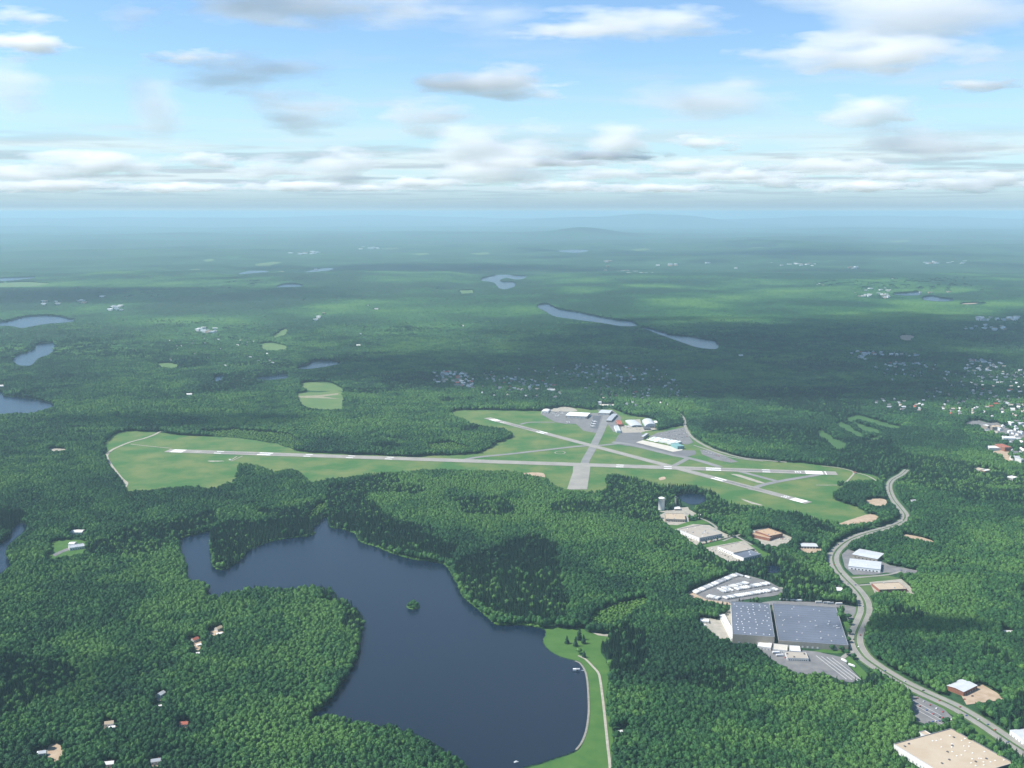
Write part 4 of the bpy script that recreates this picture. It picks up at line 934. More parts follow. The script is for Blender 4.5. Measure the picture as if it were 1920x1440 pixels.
def aircraft(label, p, ang, s=1.0):
    t = thing('aircraft', label, 'aircraft', (p[0], p[1], .68), ang)
    f = MB().ring([(.01, -13), (.7, -11.5), (1.35, -8), (1.45, 0), (1.4, 7), (.9, 11), (.25, 13.5), (.01, 13.6)], M_white, 14); f.v = [(-z * s, x * s, (y + 2.6) * s) for x, y, z in f.v]
    obj('fuselage', f.mesh('fuselage'), t)
    for sg in (-1, 1):
        w = MB(); vs = [(2.5, 1 * sg, 2), (-1.5, 1 * sg, 2), (-3.6, 12.5 * sg, 2.6), (-2, 12.5 * sg, 2.6)]; vs = [(x * s, y * s, z * s) for x, y, z in vs] + [(x * s, y * s, (z - .25) * s) for x, y, z in vs]
        w.add(vs, [(0, 1, 2, 3), (7, 6, 5, 4), (0, 3, 7, 4), (1, 0, 4, 5), (2, 1, 5, 6), (3, 2, 6, 7)], M_white); obj('wing', w.mesh('wing'), t)
    w = MB(); vs = [(-9.5, .12, 3.6), (-12.5, .12, 3.6), (-13.8, .12, 8), (-12.2, .12, 8)]; vs = [(x * s, y * s, z * s) for x, y, z in vs] + [(x * s, -y * s, z * s) for x, y, z in vs]
    w.add(vs, [(0, 1, 2, 3), (7, 6, 5, 4), (0, 3, 7, 4), (1, 0, 4, 5), (2, 1, 5, 6), (3, 2, 6, 7)], M_white); obj('tail_fin', w.mesh('tail_fin'), t)
    obj('tailplane', MB().box((-13 * s, 0, 7.8 * s), (1.8 * s, 9 * s, .2 * s), M_white).mesh('tailplane'), t)
    obj('landing_gear', MB().box((0, 0, .8 * s), (.5 * s, 4 * s, 1.6 * s), M_dgrey).box((9 * s, 0, .8 * s), (.4 * s, .5 * s, 1.6 * s), M_dgrey).mesh('landing_gear'), t)


aircraft('white airliner parked at the left end of the terminal', G(1217, 826), 2.5); aircraft('white airliner parked at the middle gate of the terminal', G(1229, 829), 2.4, .9)
aircraft('white jet standing on the grey west ramp', G(1066, 793), .9, .8); aircraft('white aircraft at the far left of the west ramp', G(1045, 781), .5, .7); aircraft('white aircraft next to the gravel lot', G(1054, 776), 1.6, .7)
for k, l in enumerate(('nearest the gravel lot', 'second from the gravel lot', 'third from the gravel lot')): aircraft('small light aircraft in the short ramp line, ' + l, G(1038 + k * 5, 776 + k * 1.6), .9 + .2 * k, .55)
aircraft('white aircraft right of the long white hangar', G(1106, 780), 1.2, .7); aircraft('white aircraft parked before the arched grey hangar', G(1178, 801), .2, .8)
for k, l in enumerate(('nearest the taxiway junction', 'in the middle of its dark strip', 'furthest from the taxiway junction')): aircraft('small white aircraft on the dark apron strip, ' + l, G(1112 + k * 1.6, 800 - k * 4.4), -.4, .75)

# ------------------------------------------------------------------ houses
HCOL = [(M_white, M_silver), (M_white, M_shing), (M_white, M_grey), (M_offw, M_tang), (M_white, M_offw), (M_tanw, M_red)]


def house_mesh(wall, roof, L, W, hw, hr, wing):
    mb = MB().box((0, 0, hw / 2), (L, W, hw), wall); mb.gable(L, W, hw, hw + hr, roof, .5, wall)
    mb.box((L * .25, W * .12, hw + hr * .8), (.8, .8, hr * .9), M_brick)
    if wing: mb.box((L / 2 + 2.6, -W * .1, hw * .35), (5.2, W * .7, hw * .7), wall).add([(L / 2 + .1, -W * .5, hw * .7), (L / 2 + 5.5, -W * .5, hw * .7), (L / 2 + 5.5, W * .3, hw * .7), (L / 2 + .1, W * .3, hw * .7), (L / 2 + .1, -W * .1, hw * 1.05), (L / 2 + 5.5, -W * .1, hw * 1.05)], [(0, 1, 5, 4), (2, 3, 4, 5), (1, 2, 5), (3, 0, 4)], roof)
    for sy in (-1, 1):
        for k in (-.3, 0, .3): mb.box((k * L, sy * (W / 2 + .03), hw * .55), (1.2, .1, 1.3), M_glass)
    return mb.mesh('house')


HM = [house_mesh(w, r, 12 + i % 3 * 2, 8.5 + i % 2, 5.5, 3, i % 2) for i, (w, r) in enumerate(HCOL)]
HPTS = []


def houses(poly, n, label, group, sp=20, clear=10, ang=None, big=1.0):
    P = GP(poly); lo, hi = P.min(0), P.max(0); got = 0
    for _ in range(n * 40):
        q = lo + rng.random(2) * (hi - lo)
        if not inside(q[None], P)[0] or any((q[0] - a) ** 2 + (q[1] - b) ** 2 < sp * sp for a, b in HPTS): continue
        HPTS.append(tuple(q)); SPOTS.append((q[0], q[1], clear)); got += 1
        o = obj('house', HM[int(rng.integers(0, 5)) if rng.random() < .93 else 5], None, (q[0], q[1], 0), (ang if ang is not None else 0) + random.choice((0, PI / 2)) + random.uniform(-.25, .25), label=label, category='house', group=group)
        o.scale = (big, big, big)
        if got >= n: break


houses([(806, 701), (830, 697), (860, 698), (885, 706), (893, 728), (870, 730), (845, 722), (812, 718)], 55, 'pale house packed in the dense estate beyond the woods left of the hangars', 'houses of the dense estate', 17, 13, big=1.35)
houses([(905, 702), (950, 708), (1000, 712), (1045, 725), (1030, 735), (960, 735), (925, 733)], 42, 'pale house on wooded streets right of the dense estate', 'houses right of the dense estate', 26, 11, big=1.35)
houses([(1080, 684), (1150, 686), (1222, 695), (1215, 712), (1180, 722), (1110, 718), (1085, 702)], 46, 'pale house on the wooded streets straight beyond the airport', 'houses beyond the airport', 30, 11, big=1.35)
houses([(1085, 728), (1180, 722), (1310, 732), (1300, 748), (1200, 752), (1090, 750)], 26, 'house among dark trees just beyond the airport fence', 'houses just beyond the airport', 30, 10, big=1.1)
houses([(1590, 665), (1610, 659), (1660, 662), (1725, 666), (1722, 670), (1650, 668), (1615, 668), (1640, 676), (1615, 676)], 34, 'pale house on the far loop street on the dark hillside', 'houses on the far loop', 22, 14, big=1.4)
houses([(1652, 684), (1680, 680), (1760, 683), (1756, 692), (1690, 690), (1660, 690)], 16, 'pale house on the street below the far loop', 'houses below the far loop', 24, 14, big=1.4)
houses([(1806, 690), (1822, 672), (1850, 674), (1890, 686), (1872, 694), (1835, 700), (1812, 700)], 32, 'pale house in the sunlit estate near the right edge', 'houses of the sunlit estate', 22, 15, big=1.4)
houses([(1830, 720), (1925, 690), (1925, 770), (1850, 775)], 18, 'house scattered in woods under the sunlit estate', 'houses under the sunlit estate', 45, 12, big=1.3)
houses([(1600, 750), (1680, 750), (1745, 768), (1740, 775), (1660, 768)], 16, 'pale house in the woods above the golf course', 'houses above the golf course', 30, 12, big=1.3)
houses([(330, 640), (360, 640), (420, 628), (480, 636), (470, 652), (400, 650), (340, 650)], 18, 'pale house among trees left of the small farm field', 'houses left of the farm field', 40, 12, big=1.3)
for u, v, l in ((868, 613, 'lone white house on the long wooded ridge'), (672, 650, 'lone pale house near the two narrow ponds'), (571, 566, 'lone white house on the sunlit wooded plain'), (355, 743, 'lone pale house in the woods above the runway start'), (1389, 669, 'white building standing right of the narrow lake'), (2, 727, 'white building on the shore of the left lake')):
    p = G(u, v); o = obj('house', HM[4], None, (p[0], p[1], 0), .2, label=l, category='house'); o.scale = (1.6, 1.6, 1.6); SPOTS.append((p[0], p[1], 18))

# nearer houses in the woods on the left, with parts
def near_house(u, v, label, wall, roof, ang, L=13, W=9, hw=5.5, hr=3):
    p = G(u, v); t = thing('house', label, 'house', (p[0], p[1], 0), ang); SPOTS.append((p[0], p[1], 13))
    obj('wall', MB().box((0, 0, hw / 2), (L, W, hw), wall).mesh('wall'), t)
    obj('roof', MB().gable(L, W, hw, hw + hr, roof, .5, wall).mesh('roof'), t)
    obj('chimney', MB().box((L * .25, .8, hw + hr * .75), (.9, .9, hr), M_brick).mesh('chimney'), t)
    wm = MB().box((0, 0, 0), (1.2, .14, 1.4), M_glass).mesh('window')
    for sy in (-1, 1):
        for k in (-.33, 0, .33): obj('window', wm, t, (k * L, sy * (W / 2 + .05), hw * .55))
    obj('door', MB().box((L * .16, -W / 2 - .06, 1.1), (1.1, .14, 2.2), M_red).mesh('door'), t)


near_house(205, 1361, 'white house with a tan roof in the small tan clearing', M_white, M_tan, .3); near_house(210, 1366, 'low white garage next to the tan roofed house', M_white, M_white, .3, 9, 6, 3.2, 1.6)
near_house(302, 1306, 'white house alone in a narrow clearing', M_white, M_silver, 1.2); near_house(300, 1326, 'tiny white shed below the house in the narrow clearing', M_white, M_white, .4, 5, 4, 3, 1.4)
near_house(345, 1362, 'red roofed house with a white end deep in the woods', M_offw, M_red, .1); near_house(410, 1182, 'pale tan house right of the dark tree clump', M_offw, M_tan, 1.0)
near_house(412, 1190, 'white long garage next to the pale tan house', M_white, M_white, .4, 12, 6, 3.2, 1.6); near_house(366, 1203, 'red-brown roofed house below the dark tree clump', M_offw, M_red, .9, 12, 9)
near_house(373, 1211, 'white garage on the drive of the red-brown roofed house', M_white, M_white, .6, 8, 6, 3, 1.4); near_house(371, 1227, 'small white shed at the lower end of the grassy drive', M_white, M_white, .3, 6, 5, 3, 1.5)
near_house(80, 1417, 'pale blue-white house left of the large sandy clearing', M_white, M_silver, .3, 10, 7); near_house(74, 1413, 'tiny white shed at the left tip of the sandy clearing', M_white, M_white, .3, 5, 4, 3, 1.4)
near_house(205, 1437, 'pale grey roofed house cut by the bottom edge, further left', M_white, M_offw, .2); near_house(293, 1432, 'blue-grey roofed house cut by the bottom edge, further right', M_white, M_grey, .3, 14, 8)
near_house(1163, 1374, 'small white hut in the woods right of the dam road', M_white, M_offw, .3, 6, 5, 3, 1.5)
near_house(1712, 942, 'grey house in the trees right of the road bend', M_offw, M_grey, .3, 14, 10); near_house(1886, 1187, 'long pale roof in the woods near the right edge', M_white, M_offw, 0, 24, 8, 4, 1.5)

# boats and pier structures on the reservoir
def boat(u, v, label, ang):
    p = G(u, v); t = thing('boat', label, 'boat', (p[0], p[1], .8), ang); L = 7; prof = []
    for k in range(9):
        x = -L / 2 + L * k / 8; w = 1.2 * (1 - max(0, (k - 4) / 4) ** 2) + .02; prof.append((x, w))
    vs = []; fs = []
    for x, w in prof: vs += [(x, -w, .75), (x, -w * .6, 0), (x, w * .6, 0), (x, w, .75)]
    for k in range(8):
        for j in range(3): fs.append((4 * k + j, 4 * k + j + 1, 4 * k + 4 + j + 1, 4 * k + 4 + j))
        fs.append((4 * k + 3, 4 * k, 4 * k + 4, 4 * k + 7))
    fs.append((0, 1, 2, 3)); obj('hull', MB().add(vs, fs, M_white).mesh('hull'), t)
    obj('cabin', MB().box((-.3, 0, 1.4), (2.4, 1.5, 1.2), M_white).mesh('cabin'), t); obj('windscreen', MB().box((1.0, 0, 1.3), (.12, 1.4, .7), M_glass).mesh('windscreen'), t)


boat(968, 1430, 'small white boat alone on the dark reservoir near the dam', .3)
p = G(1087, 1258); t = thing('intake_hut', 'small grey-white intake hut on a pier against the dam', 'pier hut', (p[0] - 3, p[1], 0)); ih = t
obj('pier', MB().box((5, 0, 1.0), (11, 2, .4), M_grey).mesh('pier'), t); obj('wall', MB().box((-3, 0, 2.3), (5.5, 4.5, 3.6), M_offw).mesh('wall'), t); obj('roof', MB().gable(5.5, 4.5, 4.1, 5.4, M_grey).mesh('roof') , t)
t.children[-1].location = (-3, 0, 0)

# town blocks at the right edge
for q, h, w, r, l in (([(1851, 836), (1874, 836), (1873, 840), (1850, 840)], 8, M_white, M_white, 'long thin white roof at the lower left of the town'), ([(1874, 832), (1888, 832), (1888, 839), (1875, 840)], 14, M_brick, M_red, 'red brick mill block next to the long thin white roof'),
                      ([(1878, 818), (1903, 819), (1903, 822), (1878, 822)], 8, M_white, M_white, 'long white roof in the town above the mill'), ([(1846, 796), (1853, 795), (1855, 799), (1846, 800)], 12, M_tanw, M_offw, 'pale block in the town centre with a tan wall'),
                      ([(1856, 797), (1865, 797), (1866, 801), (1857, 801)], 12, M_tanw, M_tan, 'tan block in the middle of the town centre'), ([(1868, 797), (1874, 797), (1875, 801), (1868, 801)], 10, M_orange, M_tan, 'orange-tan block at the right of the town centre'),
                      ([(1890, 790), (1897, 789), (1898, 793), (1890, 794)], 10, M_white, M_white, 'white block beside trees right of the town centre'), ([(1905, 792), (1925, 791), (1926, 793), (1906, 794)], 8, M_white, M_silver, 'thin white roof near the right edge above the town'),
                      ([(1904, 854), (1912, 854), (1913, 862), (1904, 863)], 12, M_offw, M_grey, 'grey-white block with brick end at the lower right of the town'), ([(1845, 878), (1854, 880), (1853, 885), (1845, 883)], 7, M_orange, M_offw, 'pale yellow-fronted block on the street below the town'),
                      ([(1830, 876), (1843, 879), (1841, 882), (1829, 880)], 6, M_offw, M_tan, 'low tan building at the left end of the street below the town'), ([(1891, 891), (1905, 894), (1903, 898), (1889, 895)], 6, M_offw, M_white, 'pale low building near the right edge on the street below the town')):
    b_ = Bld('town_building', l, 'town building', q, h, w, r); b_.row('f', 8, 2.2, 1.8, h * .55, M_glass, 'window')
sheet('town_lot', [(1806, 798), (1815, 790), (1835, 788), (1850, 793), (1870, 792), (1885, 802), (1905, 808), (1925, 812), (1925, 820), (1905, 826), (1895, 829), (1890, 815), (1860, 808), (1845, 808), (1835, 797), (1815, 797)], M_lot, .2, smooth=False)
sheet('town_lot', [(1845, 848), (1875, 845), (1885, 836), (1892, 838), (1892, 855), (1897, 866), (1885, 864), (1875, 852)], M_sand, .2, smooth=False)
road('town_street', [(1800, 871), (1830, 877), (1860, 883), (1895, 892), (1930, 899)], 14, M_lot)
road('town_street', [(1793, 812), (1815, 811), (1835, 813), (1860, 818)], 10, M_lot)
houses([(1760, 770), (1925, 760), (1925, 815), (1880, 790), (1840, 785), (1800, 790)], 26, 'pale house in the wooded streets of the right-hand town', 'houses of the right-hand town', 30, 12, big=1.3)
sheet('clearing_strip', [(1118, 758), (1153, 758), (1153, 761), (1119, 761)], M_conc, .3, smooth=False)

# far settlements: specks, one mass
def far_town():
    mb = MB()
    spots = [(1590, 535, 60, 5, 26), (1640, 540, 30, 8, 16), (1740, 530, 70, 5, 34), (1510, 497, 18, 2, 12), (1595, 502, 14, 2, 8), (1180, 513, 22, 4, 14), (1215, 514, 16, 3, 10), (1140, 492, 8, 2, 6), (1262, 498, 8, 2, 6), (1635, 556, 40, 5, 18), (1870, 600, 40, 3, 18), (1850, 617, 40, 4, 14),
             (570, 475, 28, 3, 18), (690, 466, 22, 2, 12), (215, 580, 14, 4, 12), (120, 570, 40, 5, 10), (240, 556, 60, 5, 12), (195, 548, 60, 4, 6), (490, 430, 6, 1, 3), (1770, 493, 40, 3, 14), (1750, 545, 90, 6, 22), (455, 538, 40, 8, 8), (385, 622, 20, 4, 10), (560, 512, 60, 8, 8), (650, 600, 60, 30, 6), (1330, 500, 200, 10, 10)]
    for u, v, du, dv, n in spots:
        for _ in range(n):
            p = G(u + random.uniform(-du, du), v + random.uniform(-dv, dv)); d = p[1] / 9000
            s = random.uniform(14, 30) * max(.8, d ** .8); h = random.uniform(7, 11)
            mb.box((p[0], p[1], h), (s * 1.5, s, 2 * h), random.choice((M_white, M_white, M_offw, M_tan, M_silver)), random.uniform(-.4, .4)); SPOTS.append((p[0], p[1], s * 1.1)) if p[1] < 13000 else None
            FTP.append(p)
    o = obj('distant_buildings', mb.mesh('distant_buildings'), kind='stuff', label='pale specks of far towns on the wooded plain')


FTP = []
far_town()


def scattered():
    mb = MB()
    for q, n in (([(1790, 700), (1930, 690), (1930, 800), (1880, 785), (1800, 780), (1760, 770), (1700, 760)], 80), ([(1830, 800), (1930, 795), (1930, 880), (1905, 860), (1880, 820)], 24), ([(900, 690), (1240, 690), (1310, 740), (1280, 755), (900, 745)], 60), ([(300, 630), (490, 630), (520, 690), (300, 700)], 16), ([(1640, 690), (1800, 690), (1780, 720), (1660, 715)], 18), ([(1100, 755), (1260, 752), (1255, 770), (1180, 768)], 8)):
        P = GP(q); lo, hi = P.min(0), P.max(0); k = 0
        for _ in range(n * 30):
            c = lo + rng.random(2) * (hi - lo)
            if not inside(c[None], P)[0] or any((c[0] - a) ** 2 + (c[1] - b) ** 2 < 400 for a, b in HPTS): continue
            HPTS.append(tuple(c)); SPOTS.append((c[0], c[1], 11)); k += 1; s_ = random.uniform(1.0, 1.5); a = random.uniform(-.4, .4) + random.choice((0, PI / 2)); w, rf = random.choice(HCOL[:5])
            L, W, h = 13 * s_, 9 * s_, 5.5 * s_; ca, sa = math.cos(a), math.sin(a)
            t = MB().box((0, 0, h / 2), (L, W, h), w).gable(L, W, h, h * 1.55, rf, .4, w)
            for m_ in (w, rf): mb.mi(m_)
            o = len(mb.v); mb.v += [(c[0] + x * ca - y * sa, c[1] + x * sa + y * ca, z) for x, y, z in t.v]; mb.f += [tuple(i + o for i in f) for f in t.f]; mb.m += [mb.mi(t.mats[i]) for i in t.m]; mb.sm += t.sm
            if k >= n: break
    obj('scattered_houses', mb.mesh('scattered_houses'), kind='stuff', label='pale houses sprinkled through the wooded streets of the towns')


scattered()

# ------------------------------------------------------------------ terrain mesh
rows = np.concatenate((np.linspace(500, 7000, 40), np.geomspace(7100, 120000, 300))); cols = np.linspace(-.85, .85, 260)
TX = (rows[:, None] * cols[None, :]); TY = np.repeat(rows[:, None], len(cols), 1)
TP = np.stack((TX.ravel(), TY.ravel()), 1); TZ = terrain_h(TP)
nr, nc = len(rows), len(cols)
idx = np.arange(nr * nc).reshape(nr, nc); fc = np.stack((idx[:-1, :-1], idx[:-1, 1:], idx[1:, 1:], idx[1:, :-1]), -1).reshape(-1, 4)
me = bpy.data.meshes.new('ground'); me.from_pydata(np.column_stack((TP, TZ)).tolist(), [], fc.tolist()); me.materials.append(terrain_material())
me.polygons.foreach_set('use_smooth', np.ones(len(fc), bool)); me.update()
obj('ground', me, kind='structure')

# ------------------------------------------------------------------ woods
HID = bpy.data.collections.new('tree_kinds')          # prototypes for the instanced woods


def blob(sub, seed, amp1=.26, amp2=.14, flat=.55, sx=1, sz=1, f1=1.7, f2=4.2):
    bm = bmesh.new(); bmesh.ops.create_icosphere(bm, subdivisions=sub, radius=1)
    off = Vector((seed * 7.3, seed * 3.1, seed * 1.7))
    for v in bm.verts:
        p = v.co.copy(); r = 1 + amp1 * mnoise.noise(p * f1 + off) * 1.6 + amp2 * mnoise.noise(p * f2 - off) * 1.6
        q = p * r
        if q.z < 0: q.z *= flat
        v.co = Vector((q.x * sx, q.y * sx, q.z * sz))
    vs = [v.co.copy() for v in bm.verts]; fs = [tuple(v.index for v in f.verts) for f in bm.faces]; bm.free(); return vs, fs


def leaf_cards(vs, n, size, R):
    out = []; fs = []
    for _ in range(n):
        c = vs[R.randrange(len(vs))]; c = c + Vector((R.uniform(-.1, .1), R.uniform(-.1, .1), R.uniform(-.06, .08)))
        a = Vector((R.gauss(0, 1), R.gauss(0, 1), R.gauss(0, .6))).normalized(); b = a.orthogonal().normalized(); b.rotate(Matrix.Rotation(R.uniform(0, 6.28), 3, a)); e = a.cross(b)
        s = size * R.uniform(.6, 1.3); o = len(out); out += [c + b * s, c - b * s * .6 + e * s * .7, c - b * s * .6 - e * s * .7]; fs.append((o, o + 1, o + 2))
    return out, fs


def broadleaf(seed):
    """Unit tree: crown radius about 1, height 1."""
    R = random.Random(seed); mb = MB()
    mb.ring([(.07, 0), (.05, .3), (.035, .6)], M_bark, 7)
    vs, fs = blob(3, seed); cr = [Vector((v.x * .95, v.y * .95, .62 + v.z * .36)) for v in vs]; mb.add(cr, fs, M_leaf, True)
    for k in range(4):           # side lobes break the outline
        a = R.uniform(0, 6.28); d = R.uniform(.45, .75); s = R.uniform(.36, .55); vs2, fs2 = blob(2, seed * 5 + k)
        c2 = [Vector((math.cos(a) * d + v.x * s, math.sin(a) * d + v.y * s, .55 + R.random() * .004 + (k % 2) * .16 + v.z * s * .42)) for v in vs2]; mb.add(c2, fs2, M_leaf, True); cr = cr + c2
    lv, lf = leaf_cards(cr, 170, .13, R); mb.add([Vector((v.x, v.y, max(.12, v.z))) for v in lv], lf, M_leaf)
    return mb.mesh('broadleaf_tree')


def conifer(seed):
    R = random.Random(seed); mb = MB(); mb.ring([(.09, 0), (.03, .9)], M_bark, 6); n = 11; vs = []; fs = []; t = 9
    for j in range(t):
        z = .12 + .86 * j / t; r = (1 - j / t) ** .8 * (.95 + R.uniform(-.12, .12))
        o = len(vs); vs.append(Vector((0, 0, z + .16)))
        for k in range(n): a = 2 * PI * k / n + R.random() * .3; q = r * R.uniform(.72, 1.12); vs.append(Vector((math.cos(a) * q, math.sin(a) * q, z - R.uniform(0, .06))))
        for k in range(n): fs.append((o, o + 1 + k, o + 1 + (k + 1) % n))
    mb.add(vs, fs, M_pine); lv, lf = leaf_cards(vs, 90, .12, R); mb.add(lv, lf, M_pine)
    return mb.mesh('pine_tree')


def shrub(seed):
    R = random.Random(seed); mb = MB(); vs, fs = blob(2, seed, .34, .2); cr = [Vector((v.x, v.y, .45 + v.z * .5)) for v in vs]; mb.add(cr, fs, M_shrub, True)
    lv, lf = leaf_cards(cr, 70, .16, R); mb.add(lv, lf, M_shrub); return mb.mesh('shrub')


def clump(seed):
    R = random.Random(seed); mb = MB()
    for k in range(9):
        a = R.uniform(0, 6.28); d = math.sqrt(R.random()) * .95; s = R.uniform(.32, .5); vs, fs = blob(1, seed * 9 + k, .2, .1)
        mb.add([Vector((math.cos(a) * d + v.x * s, math.sin(a) * d + v.y * s, .45 + R.uniform(-.14, .12) + v.z * .43)) for v in vs], fs, M_leaf, True)
    return mb.mesh('tree_clump')


BL = [broadleaf(i + 1) for i in range(7)]; CN = [conifer(i + 1) for i in range(4)]; SH = [shrub(i + 1) for i in range(3)]; CP = [clump(i + 1) for i in range(5)]


def proto_coll(name, meshes):
    c = bpy.data.collections.new(name)
    for i, m in enumerate(meshes): c.objects.link(bpy.data.objects.new('%s_%02d' % (name, i), m))
    return c


def gn_scatter(name, pts, scl, rot, tint, coll, n, label):
    me = bpy.data.meshes.new(name); me.vertices.add(len(pts)); me.vertices.foreach_set('co', np.ascontiguousarray(pts, np.float32).ravel())
    def attr(nm, ty, data, key='value'):
        a = me.attributes.new(nm, ty, 'POINT'); a.data.foreach_set(key, np.ascontiguousarray(data).ravel())
    attr('sc', 'FLOAT_VECTOR', scl.astype(np.float32), 'vector'); attr('rot', 'FLOAT_VECTOR', np.column_stack((np.zeros((len(pts), 2)), rot)).astype(np.float32), 'vector')
    attr('tint', 'FLOAT', tint.astype(np.float32)); attr('pick', 'INT', rng.integers(0, n, len(pts)).astype(np.int32))
    o = obj(name, me, kind='stuff', label=label)
    g = bpy.data.node_groups.new(name, 'GeometryNodeTree'); g.interface.new_socket('Geometry', in_out='INPUT', socket_type='NodeSocketGeometry'); g.interface.new_socket('Geometry', in_out='OUTPUT', socket_type='NodeSocketGeometry')
    i = g.nodes.new('NodeGroupInput'); q = g.nodes.new('NodeGroupOutput'); ci = g.nodes.new('GeometryNodeCollectionInfo'); ci.inputs['Collection'].default_value = coll
    ci.inputs['Separate Children'].default_value = True; ci.inputs['Reset Children'].default_value = True
    ip = g.nodes.new('GeometryNodeInstanceOnPoints'); ip.inputs['Pick Instance'].default_value = True

    def na(nm, ty):
        a = g.nodes.new('GeometryNodeInputNamedAttribute'); a.data_type = ty; a.inputs['Name'].default_value = nm
        return next(s for s in a.outputs if s.enabled and s.name == 'Attribute')
    g.links.new(i.outputs[0], ip.inputs['Points']); g.links.new(ci.outputs[0], ip.inputs['Instance']); g.links.new(na('sc', 'FLOAT_VECTOR'), ip.inputs['Scale'])
    g.links.new(na('pick', 'INT'), ip.inputs['Instance Index'])
    er = g.nodes.new('FunctionNodeEulerToRotation'); g.links.new(na('rot', 'FLOAT_VECTOR'), er.inputs[0]); g.links.new(er.outputs[0], ip.inputs['Rotation'])
    g.links.new(ip.outputs[0], q.inputs[0])
    md = o.modifiers.new('scatter', 'NODES'); md.node_group = g
    return o


def grid_pts(y0, y1, sp, jit=.42):
    ys = np.arange(y0, y1, sp * .866); out = []
    for j, y in enumerate(ys):
        hw = y * .545 + 60; xs = np.arange(-hw, hw, sp) + (sp / 2 if j % 2 else 0); out.append(np.stack((xs, np.full(len(xs), y)), 1))
    P = np.concatenate(out); return P + rng.uniform(-jit, jit, P.shape) * sp


def keep_mask(P, hgt):
    """Trees stand off open ground, and off the strip in front of it where their tops would hide it from the air."""
    k = np.ones(len(P), bool); T = P * (H / (H - hgt * .72))[:, None]; T2 = P * (H / (H - hgt))[:, None]
    for p, see in OPEN:
        k &= ~inside(P, p)
        if see == 2: k &= ~inside(T2, p)
        if see: k &= ~inside(T, p) & ~inside((P + T) / 2, p)
    for ln, d in LINES: k &= ~near_line(P, ln, d); k &= ~near_line(T, ln, max(d - 6, d * .6))
    S = np.array(SPOTS); S = S[S[:, 2] > 0]
    order = np.argsort(P[:, 1]); ys = P[order, 1]; top = H / (H - np.maximum(hgt - 4.5, .5))
    for x, y, r in S:
        a, b = np.searchsorted(ys, (y / 1.03 - r, y + r)); ii = order[a:b]
        k[ii[(P[ii, 0] - x) ** 2 + (P[ii, 1] - y) ** 2 < r * r]] = False
        lam = y / P[ii, 1]      # garden trees in front of a house are low: its roof shows over them
        lo = ii[(lam > 1) & (lam < top[ii]) & (np.abs(P[ii, 0] * lam - x) < r * .9)]; hgt[lo] = np.minimum(hgt[lo], rng.uniform(4, 6.5, len(lo)))
    return k


CONP = [GP(q) for q in ([(850, 1062), (868, 1052), (940, 1030), (1000, 1010), (1045, 1028), (1052, 1085), (1066, 1140), (1062, 1172), (1000, 1172), (930, 1158), (880, 1130), (860, 1095)], [(615, 985), (640, 965), (720, 975), (800, 1010), (860, 1030), (850, 1058), (760, 1045), (690, 1020), (655, 995)],
                        [(392, 1000), (430, 985), (500, 985), (560, 975), (595, 985), (588, 1004), (520, 1014), (470, 1034), (430, 1068), (405, 1066), (398, 1040)], [(1122, 1205), (1165, 1180), (1215, 1198), (1222, 1260), (1165, 1285), (1142, 1262), (1128, 1225)], [(320, 985), (400, 965), (410, 985), (345, 1008), (325, 1004)], [(-40, 970), (30, 960), (60, 975), (40, 985), (20, 1000), (-40, 1020)])]
SCR = [SCRUB1, SCRUB2, SCRUB3, SCRUB4]
P1 = np.concatenate((grid_pts(1180, 3600, 7.5), grid_pts(3600, 7800, 10.2)))
P1 = P1[rng.random(len(P1)) > np.clip((P1[:, 1] - 5600) / 2200, 0, 1)]
hvar = fbm(P1, 130, 3, 3); hgt = 6.5 + 12 * hvar + 7 * fbm(P1, 45, 77, 2) + rng.uniform(-3, 3.2, len(P1))
ok = keep_mask(P1, hgt); P1 = P1[ok]; hvar = hvar[ok]; hgt = hgt[ok]
con = np.zeros(len(P1), bool)
for q in CONP: con |= inside(P1, q)
con = con & (rng.random(len(P1)) < .9)
n2 = fbm(P1, 420, 21, 3); con |= (n2 > .67) & (rng.random(len(P1)) < .75)
con |= rng.random(len(P1)) < .012
scr = np.zeros(len(P1), bool)
for q in SCR: scr |= inside(P1, q)
con &= ~scr
tvar = fbm(P1, 300, 8, 4) * .65 + fbm(P1, 55, 31, 2) * .35
T1 = np.clip(.5 + (tvar - .5) * 3.0 + rng.normal(0, .17, len(P1)), 0, 1)
far1 = np.clip((P1[:, 1] - 3600) / 200, 0, 1)
rad = (rng.uniform(3.3, 6.0, len(P1)) * (.82 + .42 * hvar)) * (1 + .22 * far1)
rad = np.where(scr, rad * .55, rad); hgt = np.where(scr, hgt * .32, hgt); T1 = np.where(scr, np.clip(T1 + .5, 0, 1), T1)


def relief(P):
    return np.zeros(len(P))


Z1 = relief(P1)
bl = ~con & ~scr
